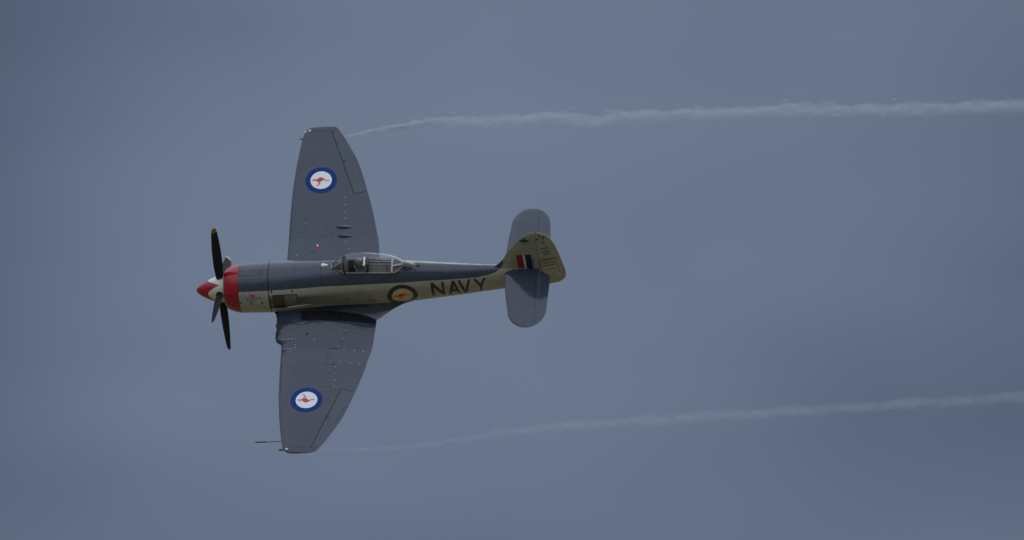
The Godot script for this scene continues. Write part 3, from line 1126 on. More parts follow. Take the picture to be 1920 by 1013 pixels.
	s.tube([Vector3(10.52, -0.035, 0), Vector3(10.585, -0.035, 0)], [0.018, 0.012], 10)
	commit("tail_lamp", s, M.lens, plane)


# ---------------------------------------------------------------- cockpit

const CX := [4.34, 4.36, 4.64, 4.88, 5.39, 5.82, 5.95, 6.015]
const CT := [1.08, 1.09, 1.195, 1.205, 1.12, 0.945, 0.855, 0.79]

func canopy_sill(x: float) -> Vector2:     # half width, height
	return Vector2(line(x, [4.34, 4.36, 5.64, 5.80, 5.90, 5.975, 6.015], [0.258, 0.258, 0.252, 0.235, 0.185, 0.11, 0.01]), line(x, [4.34, 5.03, 5.64, 5.80, 5.90, 5.975, 6.015], [0.785, 0.737, 0.682, 0.684, 0.705, 0.745, 0.785]))

func canopy_point(x: float, g: float) -> Vector3:
	var b := canopy_sill(x)
	var t := maxf(hermite(x, CX, CT), b.y + 0.002)
	return Vector3(x, b.y + (t - b.y) * pow(maxf(sin(g), 0.0), 0.9), b.x * 1.04 * signf(cos(g)) * pow(absf(cos(g)), 0.72))

func cockpit() -> void:
	# glass
	var rows := []
	for r in 41:
		var x := lerpf(4.40, 6.01, 1.0 - pow(1.0 - r / 40.0, 1.5))
		var row := PackedVector3Array()
		for k in 33:
			row.append(canopy_point(x, PI * k / 32.0))
		rows.append(row)
	var s := Shape.new()
	s.sheet(rows)
	var canopy := commit("canopy", s, M.glass, plane)
	# sill rail that runs round the foot of the canopy
	s = Shape.new()
	var path := []
	var radii := []
	for x in [4.40, 4.7, 5.03, 5.35, 5.64, 5.72, 5.80, 5.86, 5.90, 5.94, 5.975, 6.0]:
		var b := canopy_sill(x)
		path.append(Vector3(x, b.y + 0.004, b.x * 1.03))
	path.append(Vector3(6.02, 0.79, 0.0))
	for k in range(11, -1, -1):
		path.append(path[k] * Vector3(1, 1, -1))
	for p in path:
		radii.append(0.015)
	s.tube(path, radii, 8)
	commit("canopy_rail", s, M.frame, canopy)
	# hoop and centre strip inside the rear glass
	s = Shape.new()
	path = []
	for k in 17:
		path.append(canopy_point(5.69, PI * k / 16.0) * Vector3(1, 1, 0.96) + Vector3(0, -0.012, 0))
	var rr := []
	for p in path:
		rr.append(0.024)
	s.tube([Vector3(5.69, 0.69, 0.23), Vector3(5.69, 0.70, 0.1), Vector3(5.69, 0.70, -0.1), Vector3(5.69, 0.69, -0.23)], [0.03, 0.03, 0.03, 0.03], 10)
	commit("canopy_hoop", s, M.rail, canopy)
	s = Shape.new()
	s.box(Vector3(5.85, 0.715, 0.0), Vector3(0.32, 0.02, 0.06), Basis(Vector3(0, 0, 1), 0.2))
	commit("canopy_strut", s, M.rail, canopy)
	# windscreen: front pane, two side panes, frames
	var f0 := [Vector3(3.985, 0.79, -0.085), Vector3(3.985, 0.79, 0.085)]
	var f1 := [Vector3(4.27, 1.035, -0.105), Vector3(4.27, 1.035, 0.105)]
	s = Shape.new()
	s.quad(f0[0], f0[1], f1[1], f1[0], Vector3(-1, 1, 0))
	commit("windscreen_pane", s, M.glass, plane)
	for h in [0, 1]:
		var hs := -1.0 if h == 0 else 1.0
		s = Shape.new()
		var a: Vector3 = f0[h]
		var b: Vector3 = f1[h]
		var prev_lo := a
		var prev_hi := a
		var lo_row := PackedVector3Array([a])
		for k in range(1, 11):
			var t := k / 10.0
			var lo := a.lerp(Vector3(4.37, 0.787, 0.258 * hs), t)
			var hi := a.lerp(b, minf(t * 1.3, 1.0))
			if t > 0.77:
				hi = b.lerp(Vector3(4.37, 1.085, 0.06 * hs), (t - 0.77) / 0.23)
			var bulge := Vector3(0, 0, 0.035 * hs * t)
			var ml := lo.lerp(hi, 0.5) + bulge
			var pm := prev_lo.lerp(prev_hi, 0.5) + Vector3(0, 0, 0.035 * hs * (t - 0.1))
			s.quad(prev_lo, lo, ml, pm, Vector3(-0.3, 0.3, hs))
			s.quad(pm, ml, hi, prev_hi, Vector3(-0.3, 0.5, hs))
			prev_lo = lo
			prev_hi = hi
		commit("windscreen_pane", s, M.glass, plane)
	s = Shape.new()
	var hoop := []
	var hr := []
	for k in 21:
		hoop.append(canopy_point(4.365, PI * k / 20.0))
		hr.append(0.02)
	s.tube(hoop, hr, 8)
	commit("windscreen_hoop", s, M.seam, plane)
	s = Shape.new()
	for h in 2:
		s.tube([f0[h], f1[h], Vector3(4.36, 1.08, f1[h].z * 0.9)], [0.02, 0.02, 0.02], 8)
	s.tube([f1[0], f1[1]], [0.016, 0.016], 8)
	commit("windscreen_frame", s, M.tan, plane)
	s = Shape.new()
	s.tube([f0[0], f0[1]], [0.022, 0.022], 8)
	commit("windscreen_foot", s, M.rail, plane)
	s = Shape.new()
	for hs in [-1.0, 1.0]:
		s.tube([Vector3(3.985, 0.79, 0.085 * hs), Vector3(4.36, 0.79, 0.262 * hs)], [0.012, 0.014], 8)
	commit("windscreen_sill", s, M.tan, plane)
	# cockpit tub, coaming, seat
	s = Shape.new()
	var tub := func(x: float, z: float, u: float): return Vector3(x, u, z)
	for hs in [-1.0, 1.0]:
		var side := []
		for r in 21:
			var x := lerpf(3.98, 5.02, r / 20.0)
			var b := minf(line(x, [3.97, 4.36, 5.64], [0.08, 0.256, 0.25]), 0.256)
			side.append(PackedVector3Array([Vector3(x, fuselage_point(x, acos(b / hermite(x, FX, FW))).y - 0.004, b * hs), Vector3(x, 0.35, b * 1.2 * hs), Vector3(x, -0.2, b * 1.2 * hs)]))
		s.sheet(side)
	s.box(Vector3(4.5, -0.2, 0), Vector3(1.06, 0.03, 0.62))
	s.box(Vector3(5.03, 0.25, 0), Vector3(0.03, 0.9, 0.56))
	s.box(Vector3(4.02, 0.25, 0), Vector3(0.03, 0.85, 0.3))
	commit("cockpit_tub", s, M.black, plane)
	s = Shape.new()
	rows = []
	for r in 9:
		var x := lerpf(4.0, 4.42, r / 8.0)
		var b := line(x, [3.97, 4.36, 5.64], [0.07, 0.24, 0.24])
		var row := PackedVector3Array()
		for k in 9:
			var t := -1.0 + k / 4.0
			row.append(Vector3(x, 0.775 + 0.05 * (1 - t * t), b * t))
		rows.append(row)
	s.sheet(rows, true)
	commit("instrument_coaming", s, M.black, plane)
	s = Shape.new()
	s.box(Vector3(4.43, 0.62, 0), Vector3(0.03, 0.34, 0.5))
	commit("instrument_panel", s, M.black, plane)
	s = Shape.new()
	s.ellipsoid(Vector3(4.27, 0.80, 0.20), Vector3(0.03, 0.03, 0.03))
	commit("orange_knob", s, M.orange, plane)
	# deck behind the seat
	s = Shape.new()
	rows = []
	for r in 13:
		var x := lerpf(5.02, 6.0, r / 12.0)
		var b := canopy_sill(x)
		var row := PackedVector3Array()
		for k in 7:
			row.append(Vector3(x, b.y - 0.03 + (0.02 if k == 3 else 0.0), b.x * (-1.0 + k / 3.0)))
		rows.append(row)
	s.sheet(rows, true)
	commit("rear_deck", s, M.deck, plane)
	for z in [-0.06, -0.16]:
		s = Shape.new()
		s.box(Vector3(5.34, 0.70, z), Vector3(0.6, 0.025, 0.022), Basis(Vector3(0, 0, 1), -0.09))
		commit("deck_rail", s, M.frame, plane)
	s = Shape.new()
	s.box(Vector3(5.56, 0.70, 0.02), Vector3(0.03, 0.06, 0.2), Basis(Vector3(0, 1, 0), 0.2))
	commit("deck_bracket", s, M.black, plane)
	var seat := Node3D.new()
	seat.name = "seat"
	plane.add_child(seat)
	s = Shape.new()
	s.box(Vector3(5.0, 0.42, 0), Vector3(0.05, 0.74, 0.40), Basis(Vector3(0, 0, 1), -0.06))
	commit("seat_back", s, M.black, seat)
	s = Shape.new()
	s.box(Vector3(4.80, -0.02, 0), Vector3(0.42, 0.06, 0.42))
	commit("seat_pan", s, M.black, seat)
	s = Shape.new()
	s.box(Vector3(5.02, 0.88, 0.0), Vector3(0.07, 0.2, 0.28), Basis(Vector3(0, 0, 1), -0.06))
	commit("head_rest", s, M.black, seat)
	s = Shape.new()
	s.box(Vector3(4.94, 0.97, 0.02), Vector3(0.05, 0.035, 0.30))
	commit("head_rest_trim", s, M.white, seat)
	s = Shape.new()
	s.tube([Vector3(4.985, 0.90, 0.13), Vector3(4.93, 0.76, 0.23)], [0.014, 0.014], 8)
	commit("harness_strut", s, M.frame, seat)


# ---------------------------------------------------------------- lettering and emblems

func marks() -> void:
	var on := on_fuselage()
	var deg := func(list: Array) -> PackedVector2Array:
		var p := PackedVector2Array()
		for q in list:
			p.append(Vector2(q[0], deg_to_rad(q[1])))
		return p
	var cell := Vector2(0.06, 0.10)
	mark("letter_n", [deg.call([[6.748, 32.0], [6.818, 31.6], [7.058, -4.0], [7.050, 32.4], [7.120, 31.8], [7.112, -24.0], [7.046, -23.2], [6.826, 14.5], [6.813, -21.5], [6.741, -20.8]])], on, M.letter, plane, cell)
	mark("letter_a", [deg.call([[7.347, 33.0], [7.386, 32.7], [7.392, 17.0], [7.355, -3.5], [7.390, -4.5], [7.392, -15.0], [7.325, -13.0], [7.272, -28.0], [7.203, -26.5]]), deg.call([[7.386, 32.7], [7.424, 32.2], [7.548, -30.5], [7.478, -29.0], [7.452, -16.0], [7.392, -15.0], [7.390, -4.5], [7.428, -5.5], [7.392, 17.0]])], on, M.letter, plane, cell)
	mark("letter_v", [deg.call([[7.512, 32.6], [7.584, 31.8], [7.694, -15.4], [7.802, 32.2], [7.875, 31.7], [7.722, -33.5], [7.649, -32.5]])], on, M.letter, plane, cell)
	mark("letter_y", [deg.call([[7.945, 31.9], [8.020, 31.6], [8.136, 1.5], [8.238, 30.8], [8.312, 30.2], [8.168, -9.0], [8.140, -36.5], [8.070, -35.0], [8.100, -8.0]])], on, M.letter, plane, cell)
	# fuselage roundel
	var side := on_cowl_side(5.915, deg_to_rad(-2.5))
	var r := mark("roundel", ring(Vector2.ZERO, 0.30, 0.435, 64), side, M.letter, plane)
	mark("roundel_disc", [disc(Vector2.ZERO, 0.30, 64)], side, M.roundel_cream, r)
	mark("kangaroo", [kangaroo(Vector2(0.0, 0.02), 0.29)], side, M.mark_red, r, Vector2(0.08, 0.08), 0.007)
	# emblem on the cowling side: stars, kangaroo facing aft, blue wording too small to read
	var cowl := on_cowl_side(1.66, deg_to_rad(28.0))
	var e := mark("emblem", [kangaroo(Vector2(0.02, 0.055), 0.155, 1.0, -1.0)], cowl, M.mark_red, plane, Vector2(0.05, 0.05), 0.006)
	for p in [[-0.245, 0.10], [-0.30, 0.035], [-0.225, 0.02], [-0.24, -0.05]]:
		mark("emblem_star", [star(Vector2(p[0], p[1]), 0.026)], cowl, M.logo_dark, e)
	rng.seed = 31
	for row in [[-0.165, 0.285, -0.012], [-0.155, 0.10, -0.085]]:
		var strokes := []
		var x: float = row[0]
		while x < row[1]:
			var w := rng.randf_range(0.022, 0.04)
			strokes.append(rect(x, row[2] - rng.randf_range(0.015, 0.024), x + w, row[2] + rng.randf_range(0.012, 0.024)))
			x += w + rng.randf_range(0.003, 0.009)
		mark("emblem_wording", strokes, cowl, M.logo_blue, e, Vector2(0.06, 0.06), 0.004)
	mark("emblem_tail", [stroke(Vector2(-0.20, 0.075), Vector2(-0.135, 0.035), 0.02)], cowl, M.logo_dark, e)
	# fin flash
	var fin := on_fin()
	var slope := func(x: float, u: float) -> Vector2: return Vector2(x, u)
	var band := func(a: float, b: float) -> PackedVector2Array:
		return PackedVector2Array([slope.call(a, 0.37), slope.call(b, 0.36), slope.call(b, 0.955), slope.call(a, 0.965)])
	var flash := mark("fin_flash", [band.call(9.25, 9.432)], fin, M.flag_red, plane)
	mark("flash_white", [band.call(9.432, 9.49)], fin, M.flag_white, flash)
	mark("flash_blue", [band.call(9.49, 9.672)], fin, M.flag_blue, flash)
	mark("fin_stencil", [rect(9.70, 0.62, 9.715, 0.86)], fin, M.stencil, flash)
	# badge near the fin top
	var badge := mark("fin_badge", [PackedVector2Array([Vector2(9.405, 1.565), Vector2(9.44, 1.60), Vector2(9.49, 1.585), Vector2(9.56, 1.605), Vector2(9.63, 1.585), Vector2(9.675, 1.60), Vector2(9.70, 1.56), Vector2(9.66, 1.515), Vector2(9.56, 1.50), Vector2(9.45, 1.515)])], fin, M.stencil, plane)
	mark("badge_crown", [rect(9.52, 1.615, 9.585, 1.665)], fin, M.stencil, badge)
	mark("badge_scroll", [PackedVector2Array([Vector2(9.51, 1.44), Vector2(9.56, 1.465), Vector2(9.61, 1.44), Vector2(9.56, 1.42)])], fin, M.stencil, badge)
	# stars of the southern cross on the rudder
	for p in [[9.995, 1.735, 0.045], [9.925, 1.60, 0.042], [10.105, 1.665, 0.046], [10.075, 1.58, 0.03], [10.075, 1.445, 0.046]]:
		mark("rudder_star", [star(Vector2(p[0], p[1]), p[2])], fin, M.stencil, plane)
	# wording on the rudder, mostly too small to read
	rng.seed = 17
	for row in [[9.98, 10.19, 1.18, 0.030], [10.03, 10.24, 0.93, 0.025], [9.98, 10.29, 0.685, 0.045], [10.0, 10.29, 0.55, 0.035], [9.99, 10.32, 0.43, 0.035], [10.0, 10.27, 0.27, 0.022]]:
		var words := []
		var x: float = row[0]
		while x < row[1]:
			var w := rng.randf_range(0.018, 0.05)
			words.append(rect(x, row[2] - row[3] / 2 + 0.1 * (x - row[0]), minf(x + w, row[1]), row[2] + row[3] / 2 + 0.1 * (x - row[0])))
			x += w + rng.randf_range(0.004, 0.012)
		mark("rudder_wording", words, fin, M.stencil, plane)
	mark("rudder_wording", [stroke(Vector2(10.0, 1.07), Vector2(10.03, 1.0), 0.018), stroke(Vector2(10.034, 1.0), Vector2(10.056, 1.06), 0.014), stroke(Vector2(10.06, 1.06), Vector2(10.083, 1.0), 0.014), stroke(Vector2(10.088, 1.0), Vector2(10.12, 1.08), 0.016), rect(10.13, 1.055, 10.21, 1.085), rect(10.14, 1.015, 10.20, 1.03)], fin, M.stencil, plane)
	# small stencils below the canopy
	rng.seed = 5
	for row in [[4.44, 4.68, 66.0], [4.42, 4.60, 58.0]]:
		var words := []
		var x: float = row[0]
		while x < row[1]:
			var w := rng.randf_range(0.02, 0.045)
			words.append(rect(x, deg_to_rad(row[2] - rng.randf_range(0.8, 1.6)), x + w, deg_to_rad(row[2] + rng.randf_range(0.8, 1.6))))
			x += w + rng.randf_range(0.01, 0.02)
		mark("cockpit_stencil", words, on, M.seam, plane)
	mark("side_vent", [deg.call([[4.95, -3.0], [5.02, -4.5], [5.25, -9.0], [5.03, -6.5], [4.97, -6.5]])], on, M.stencil, plane)
	mark("side_handle", [deg.call([[4.28, 8.0], [4.44, 7.0], [4.44, 5.6], [4.28, 6.2]])], on, M.stencil, plane)


func small_things() -> void:
	var s := Shape.new()
	# blister fairings on the starboard wing
	for p in [[4.06, 2.34, 0.25], [4.10, 2.04, 0.225]]:
		s = Shape.new()
		var q := wing_top(p[0], p[1])
		var rows := []
		for a in 21:
			var t := a / 20.0
			var w := 0.065 * pow(sin(PI * pow(t, 0.75)), 0.85)
			var row := PackedVector3Array()
			for b in 11:
				var g := PI * b / 10.0
				var at := wing_top(p[0] + (t - 0.5) * 2.0 * p[2], p[1] + w * cos(g))
				row.append(Vector3(at.x, at.y + 0.9 * w * sin(g), -at.z))
			rows.append(row)
		s.sheet(rows, true)
		commit("blister_fairing", s, M.grey, plane)
	# red lamp on the starboard wing
	var lp := wing_top(3.34, 1.65) * Vector3(1, 1, -1)
	s = Shape.new()
	s.box(lp + Vector3(0, 0.012, 0), Vector3(0.055, 0.03, 0.075))
	var lamp := commit("wing_lamp", s, M.lamp, plane)
	s = Shape.new()
	s.box(lp + Vector3(0, 0.030, 0), Vector3(0.026, 0.008, 0.05))
	commit("lamp_bulb_cover", s, M.white, lamp)
	var glow := OmniLight3D.new()
	glow.name = "wing_lamp_light"
	glow.light_color = Color(1.0, 0.1, 0.08)
	glow.light_energy = 0.0008
	glow.light_size = 0.04
	glow.omni_range = 50.0
	glow.omni_attenuation = 2.0
	glow.shadow_enabled = true
	glow.position = body * (lp + Vector3(0, 0.12, 0))
	add_child(glow)
	# white teardrop light ahead of the windscreen
	s = Shape.new()
	s.ellipsoid(fuselage_point(3.74, deg_to_rad(95.0), 0.005), Vector3(0.07, 0.045, 0.06))
	s.ellipsoid(fuselage_point(3.80, deg_to_rad(95.0), 0.0), Vector3(0.08, 0.028, 0.035))
	commit("identification_light", s, M.white, plane)
	# aerial stub behind the canopy
	s = Shape.new()
	s.tube([Vector3(6.36, 0.64, 0.01), Vector3(6.47, 0.655, 0.01)], [0.02, 0.012], 8)
	s.tube([Vector3(6.32, 0.63, 0.13), Vector3(6.36, 0.60, 0.15)], [0.016, 0.014], 8)
	commit("aerial_stub", s, M.seam, plane)
	# pitot tube on the port wing
	s = Shape.new()
	var z := 5.38
	var x0 := lead(z)
	s.tube([Vector3(x0 + 0.05, wing_mid(x0, z), z), Vector3(2.29, wing_mid(x0, z), z)], [0.016, 0.014], 10)
	var pitot := commit("pitot_tube", s, M.bare, plane)
	s = Shape.new()
	s.tube([Vector3(2.29, wing_mid(x0, z), z), Vector3(2.0, wing_mid(x0, z), z), Vector3(1.96, wing_mid(x0, z), z)], [0.021, 0.02, 0.010], 10)
	commit("pitot_head", s, M.brass, pitot)
	# wing tip lamps
	for hand in [1.0, -1.0]:
		s = Shape.new()
		var zt := 5.70
		var at := Vector3(lead(zt) - (0.02 if hand > 0 else -0.02), wing_mid(lead(zt), zt), zt * hand)
		s.ellipsoid(at, Vector3(0.13 if hand > 0 else 0.05, 0.03, 0.035), Basis(Vector3(0, 1, 0), 0.1 * hand))
		commit("navigation_light", s, M.brass if hand > 0 else M.lens, plane)
		s = Shape.new()
		s.ellipsoid(at + Vector3(0.12, 0.03, 0.02 * hand), Vector3(0.05, 0.03, 0.04))
		commit("lamp_cover", s, M.lens, plane)
	s = Shape.new()
	s.tube([Vector3(2.74, wing_mid(2.74, 5.47), -5.47), Vector3(2.64, wing_mid(2.7, 5.47), -5.48)], [0.022, 0.018], 8)
	commit("wing_hook", s, M.brass, plane)
	# smoke nozzles at the trailing edges
	for q in [Vector3(3.90, wing_mid(3.9, 5.5), -5.5), Vector3(3.74, wing_mid(3.74, 5.72), 5.72)]:
		s = Shape.new()
		s.tube([q + Vector3(-0.06, 0, 0), q + Vector3(0.03, 0, 0)], [0.012, 0.012], 8)
		commit("smoke_nozzle", s, M.bare, plane)


# ---------------------------------------------------------------- pilot

# Distance field of tapered capsules joined smoothly, meshed as surface nets.
func nets(s: Shape, bones: Array, cell: float, k: float) -> void:
	var lo := Vector3(1e9, 1e9, 1e9)
	var hi := -lo
	for b in bones:
		for e in 2:
			var r: Vector3 = Vector3.ONE * (b[2 + e] + k * 2.0 + cell * 2.0)
			lo = lo.min(b[e] - r)
			hi = hi.max(b[e] + r)
	var n := Vector3i(((hi - lo) / cell).ceil()) + Vector3i.ONE
	var sum := PackedFloat32Array()
	sum.resize(n.x * n.y * n.z)
	for b in bones:
		var reach: float = maxf(b[2], b[3]) + k * 4.0 + cell * 2.0
		var p0 := Vector3i(((b[0].min(b[1]) - Vector3.ONE * reach - lo) / cell).floor()).clamp(Vector3i.ZERO, n - Vector3i.ONE)
		var p1 := Vector3i(((b[0].max(b[1]) + Vector3.ONE * reach - lo) / cell).ceil()).clamp(Vector3i.ZERO, n - Vector3i.ONE)
		var ab: Vector3 = b[1] - b[0]
		var len2 := maxf(ab.length_squared(), 1e-9)
		for z in range(p0.z, p1.z + 1):
			for y in range(p0.y, p1.y + 1):
				for x in range(p0.x, p1.x + 1):
					var p := lo + Vector3(x, y, z) * cell
					var t := clampf((p - b[0]).dot(ab) / len2, 0.0, 1.0)
					var d: float = p.distance_to(b[0] + ab * t) - lerpf(b[2], b[3], t)
					sum[(z * n.y + y) * n.x + x] += exp(-d / k)
	var field := func(x: int, y: int, z: int) -> float:
		return -k * log(maxf(sum[(z * n.y + y) * n.x + x], 1e-12))
	var index := {}
	var corners := []
	for c in 8:
		corners.append(Vector3i(c & 1, (c >> 1) & 1, (c >> 2) & 1))
	var limit := 1.0      # inside where the sum exceeds one
	for z in n.z - 1:
		for y in n.y - 1:
			var row := (z * n.y + y) * n.x
			for x in n.x - 1:
				var i0 := row + x
				var a := sum[i0] > limit
				if a == (sum[i0 + 1] > limit) and a == (sum[i0 + n.x] > limit) and a == (sum[i0 + n.x + 1] > limit):
					var j := i0 + n.x * n.y
					if a == (sum[j] > limit) and a == (sum[j + 1] > limit) and a == (sum[j + n.x] > limit) and a == (sum[j + n.x + 1] > limit):
						continue
				var vals := []
				for c in corners:
					vals.append(field.call(x + c.x, y + c.y, z + c.z))
				var at := Vector3.ZERO
				var count := 0
				for e in [[0, 1], [2, 3], [4, 5], [6, 7], [0, 2], [1, 3], [4, 6], [5, 7], [0, 4], [1, 5], [2, 6], [3, 7]]:
					var va: float = vals[e[0]]
					var vb: float = vals[e[1]]
					if (va < 0) != (vb < 0):
						at += Vector3(corners[e[0]]).lerp(Vector3(corners[e[1]]), va / (va - vb))
						count += 1
				if count == 0:
					continue
				var grad := Vector3(vals[1] + vals[3] + vals[5] + vals[7] - vals[0] - vals[2] - vals[4] - vals[6], vals[2] + vals[3] + vals[6] + vals[7] - vals[0] - vals[1] - vals[4] - vals[5], vals[4] + vals[5] + vals[6] + vals[7] - vals[0] - vals[1] - vals[2] - vals[3])
				index[Vector3i(x, y, z)] = s.v.size()
				s.v.append(lo + (Vector3(x, y, z) + at / count) * cell)
				s.n.append(grad.normalized())
				s.c.append(Color.WHITE)
	for key in index:
		for axis in 3:
			var u := Vector3i.ZERO
			var v := Vector3i.ZERO
			var w := Vector3i.ZERO
			u[(axis + 1) % 3] = 1
			v[(axis + 2) % 3] = 1
			w[axis] = 1
			if not (index.has(key - u) and index.has(key - v) and index.has(key - u - v)):
				continue
			var f0: float = field.call(key.x, key.y, key.z)
			var q: Vector3i = key + w
			var f1: float = field.call(q.x, q.y, q.z)
			if (f0 < 0) == (f1 < 0):
				continue
			var a: int = index[key - u - v]
			var b: int = index[key - v]
			var c: int = index[key]
			var d: int = index[key - u]
			s.i.append_array(PackedInt32Array([a, c, b, a, d, c] if f0 < 0 else [a, b, c, a, c, d]))

func pilot() -> void:
	var who := Node3D.new()
	who.name = "person"
	var seat := Vector3(4.84, 0.01, 0.0)
	who.transform = Transform3D(body.basis, body * seat)
	who.set_meta("label", "pilot in olive flight suit and helmet sitting under the clear canopy")
	who.set_meta("category", "person")
	add_child(who)
	var J := func(x, y, z): return Vector3(x, y, z)
	var bones := [
		[Vector3(4.86, 0.13, -0.09), Vector3(4.86, 0.13, 0.09), 0.12, 0.12], [Vector3(4.87, 0.18, 0), Vector3(4.85, 0.50, 0), 0.135, 0.15],
		[Vector3(4.84, 0.48, -0.09), Vector3(4.84, 0.48, 0.09), 0.125, 0.125], [Vector3(4.84, 0.605, -0.16), Vector3(4.84, 0.605, 0.16), 0.07, 0.07], [Vector3(4.83, 0.62, 0), Vector3(4.78, 0.77, 0), 0.068, 0.058]]
	for h in [-1.0, 1.0]:
		var hand := Vector3(4.46, 0.40, 0.03) if h < 0 else Vector3(4.50, 0.44, 0.21)
		bones.append([Vector3(4.84, 0.60, 0.185 * h), Vector3(4.74, 0.33, 0.235 * h), 0.062, 0.05])
		bones.append([Vector3(4.74, 0.33, 0.235 * h), hand + Vector3(0.06, 0, 0), 0.048, 0.033])
		bones.append([Vector3(4.84, 0.11, 0.095 * h), Vector3(4.42, 0.22, 0.15 * h), 0.088, 0.066])
		bones.append([Vector3(4.42, 0.22, 0.15 * h), Vector3(4.16, -0.10, 0.13 * h), 0.062, 0.045])
		bones.append([Vector3(4.17, -0.13, 0.13 * h), Vector3(4.02 + 0.06, -0.06, 0.13 * h), 0.045, 0.038])
	var s := Shape.new()
	nets(s, bones, 0.02, 0.02)
	# hands: palm, four fingers curled round the grip, thumb
	for h in [-1.0, 1.0]:
		var hand := Vector3(4.46, 0.40, 0.03) if h < 0 else Vector3(4.50, 0.44, 0.21)
		var fingers := [[hand + Vector3(0.045, 0, 0), hand + Vector3(-0.01, 0, 0), 0.026, 0.03]]
		for f in 4:
			var y := 0.03 - 0.019 * f
			var l: float = [0.036, 0.042, 0.039, 0.030][f]
			var k0 := hand + Vector3(-0.02, y, -0.012 * h)
			var k1 := k0 + Vector3(-l, 0.002, -0.006 * h)
			var k2 := k1 + Vector3(-0.010, 0, -l * 0.62 * h)
			var k3 := k2 + Vector3(0.020, 0, -l * 0.35 * h)
			fingers.append_array([[k0, k1, 0.0095, 0.009], [k1, k2, 0.009, 0.0085], [k2, k3, 0.0085, 0.0075]])
		var t0 := hand + Vector3(0.02, 0.022, -0.02 * h)
		var t1 := t0 + Vector3(-0.032, 0.018, -0.022 * h)
		fingers.append_array([[t0, t1, 0.012, 0.0105], [t1, t1 + Vector3(-0.028, 0.002, -0.006 * h), 0.0105, 0.009]])
		nets(s, fingers, 0.006, 0.004)
	var b := commit("flight_suit", s, M.suit, who, seat)
	# head: skull, jaw, nose, ears
	s = Shape.new()
	var c := Vector3(4.76, 0.90, 0.0)
	nets(s, [[c + Vector3(0.02, 0.025, 0), c + Vector3(-0.015, 0.03, 0), 0.085, 0.078], [c + Vector3(-0.02, -0.03, 0), c + Vector3(-0.05, -0.075, 0), 0.062, 0.036], [c + Vector3(-0.085, -0.005, 0), c + Vector3(-0.108, -0.032, 0), 0.011, 0.015],
		[c + Vector3(-0.075, -0.058, -0.018), c + Vector3(-0.075, -0.058, 0.018), 0.014, 0.014], [c + Vector3(0.01, -0.01, -0.083), c + Vector3(0.012, -0.035, -0.083), 0.014, 0.01], [c + Vector3(0.01, -0.01, 0.083), c + Vector3(0.012, -0.035, 0.083), 0.014, 0.01], [c + Vector3(0.02, -0.05, 0), c + Vector3(0.02, -0.15, 0), 0.055, 0.056]], 0.008, 0.008)
	var head := commit("head", s, M.skin, who, seat)
	for h in [-1.0, 1.0]:
		s = Shape.new()
		s.ellipsoid(c + Vector3(-0.082, 0.008, 0.031 * h), Vector3(0.012, 0.010, 0.014))
		commit("eye", s, M.white, head, seat)
	# helmet with visor
	s = Shape.new()
	var rows := []
	for a in 19:
		var row := PackedVector3Array()
		for k in 33:
			var g := TAU * k / 32.0
			var low := lerpf(2.05, 1.35, smoothstep(-0.2, 0.8, -cos(g)))     # open at the face (towards -x)
			var p := low * a / 18.0
			row.append(c + Vector3(0.012, 0.025, 0) + Vector3(cos(g) * sin(p) * 0.118, cos(p) * 0.115, sin(g) * sin(p) * 0.108))
		rows.append(row)
	s.sheet(rows)
	var helmet := commit("helmet", s, M.helmet, who, seat)
	s = Shape.new()
	rows = []
	for a in 7:
		var row := PackedVector3Array()
		for k in 17:
			var g := PI + lerpf(-1.1, 1.1, k / 16.0)
			var p := lerpf(1.2, 1.85, a / 6.0)
			row.append(c + Vector3(0.008, 0.025, 0) + Vector3(cos(g) * sin(p) * 0.124, cos(p) * 0.118, sin(g) * sin(p) * 0.112))
		rows.append(row)
	s.sheet(rows)
	commit("visor", s, M.visor, helmet, seat)
	s = Shape.new()
	s.ellipsoid(c + Vector3(-0.10, -0.05, 0), Vector3(0.045, 0.045, 0.045))
	commit("oxygen_mask", s, M.black, head, seat)
	s = Shape.new()
	s.tube([c + Vector3(-0.12, -0.08, 0.0), c + Vector3(-0.12, -0.17, 0.03), c + Vector3(-0.07, -0.26, 0.07), c + Vector3(-0.03, -0.34, 0.10)], [0.017, 0.017, 0.017, 0.017], 10)
	commit("oxygen_hose", s, M.strap, head, seat)
	s = Shape.new()
	for h in [-1.0, 1.0]:
		s.box(Vector3(4.70, 0.52, 0.075 * h), Vector3(0.012, 0.26, 0.04), Basis(Vector3(0, 0, 1), -0.05))
	commit("harness", s, M.strap, b, seat)


# ---------------------------------------------------------------- smoke

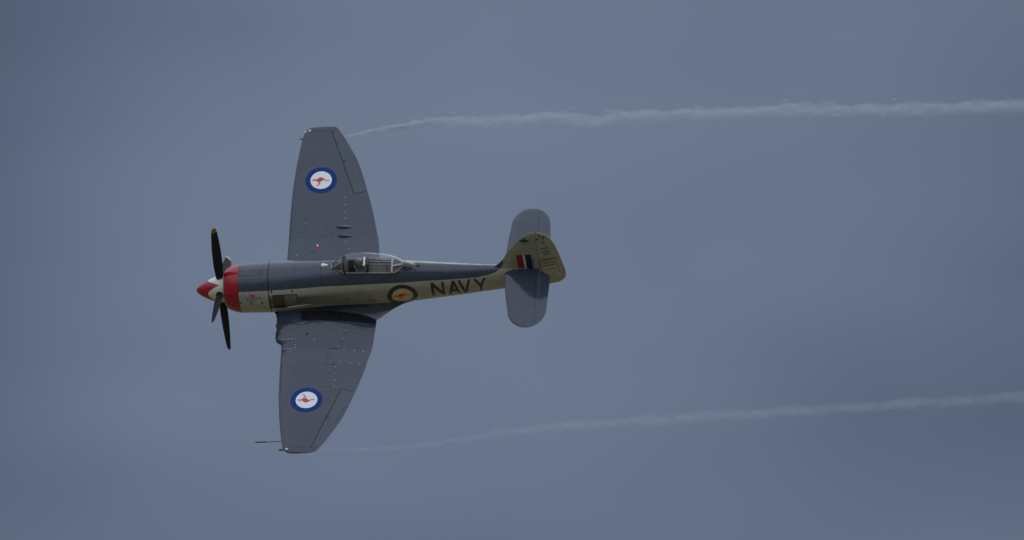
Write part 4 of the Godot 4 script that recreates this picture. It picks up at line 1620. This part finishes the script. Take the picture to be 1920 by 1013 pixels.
func smoke(called: String, path: Array, strength: float, label: String) -> void:
	var root := Node3D.new()
	root.name = called
	var start := Vector3(path[0][0], path[0][1], path[0][2])
	root.transform = Transform3D(body.basis, body * start)
	root.set_meta("label", label)
	root.set_meta("category", "smoke trail")
	root.set_meta("kind", "stuff")
	add_child(root, true)
	rng.seed = 90 if strength > 0.7 else 91
	var xs := []
	var ys := []
	var zs := []
	var rs := []
	for p in path:
		xs.append(p[0])
		ys.append(p[1])
		zs.append(p[2])
		rs.append(p[3])
	var fogs := []
	var curl := FastNoiseLite.new()
	curl.seed = 8 if strength > 0.7 else 9
	curl.frequency = 0.7
	for k in 11:
		var f := FogMaterial.new()
		f.resource_name = "oil smoke"
		f.albedo = Color(0.89, 0.935, 1.0)
		f.density = [10.0, 6.0, 3.5, 2.2, 1.4, 0.9, 0.65, 0.45, 0.3, 0.2, 0.12][k]
		fogs.append(f)
	var x: float = path[0][0]
	while x < path[-1][0]:
		var lump := 1.0 + 0.45 * curl.get_noise_2d(x * 1.3, 0.0) + 0.3 * curl.get_noise_2d(x * 4.0, 9.0)
		var r := hermite(x, xs, rs) * (1.0 + 0.2 * curl.get_noise_2d(x * 1.8, 20.0))
		var wander := Vector2(curl.get_noise_2d(x * 1.5, 40.0), curl.get_noise_2d(x * 1.5, 60.0)) * r * 0.4
		var thin := clampf(0.17 / r, 0.0, 7.0) * (1.0 + (0.9 if strength > 0.7 else 7.0) * exp(-(x - path[0][0]) / 2.6))
		# a broad thin body, a denser ragged core and small wisps that stray upwards
		for layer in 3:
			var rad: float = r * [rng.randf_range(0.65, 0.95), rng.randf_range(0.28, 0.5), rng.randf_range(0.12, 0.28)][layer]
			var d: float = r * [0.3, 0.75, 1.15][layer] * sqrt(rng.randf())
			var g := rng.randf() * TAU
			var at := Vector3(x + rng.randf_range(-0.06, 0.06), hermite(x, xs, ys) + wander.x + d * cos(g), hermite(x, xs, zs) + wander.y + d * sin(g))
			if layer == 2 and rng.randf() < 0.4:
				at += Vector3(0, 0.62, -0.79) * r * rng.randf_range(0.3, 0.9)
			var long: float = rad * rng.randf_range(1.6, 3.6)
			var want: float = strength * lump * thin * [0.28, 1.0, 1.3][layer] * rng.randf_range(0.6, 1.4)
			var v := FogVolume.new()
			v.name = "puff"
			v.shape = RenderingServer.FOG_VOLUME_SHAPE_ELLIPSOID
			v.size = Vector3(long, rad, rad) * 2.0
			var best := 0
			for k in fogs.size():
				if absf(fogs[k].density - want) < absf(fogs[best].density - want):
					best = k
			v.material = fogs[best]
			v.position = at - start
			v.rotation = Vector3(0, rng.randf_range(-0.12, 0.12), rng.randf_range(-0.12, 0.12))
			root.add_child(v, true)
		x += clampf(r * 0.7, 0.05, 0.15)
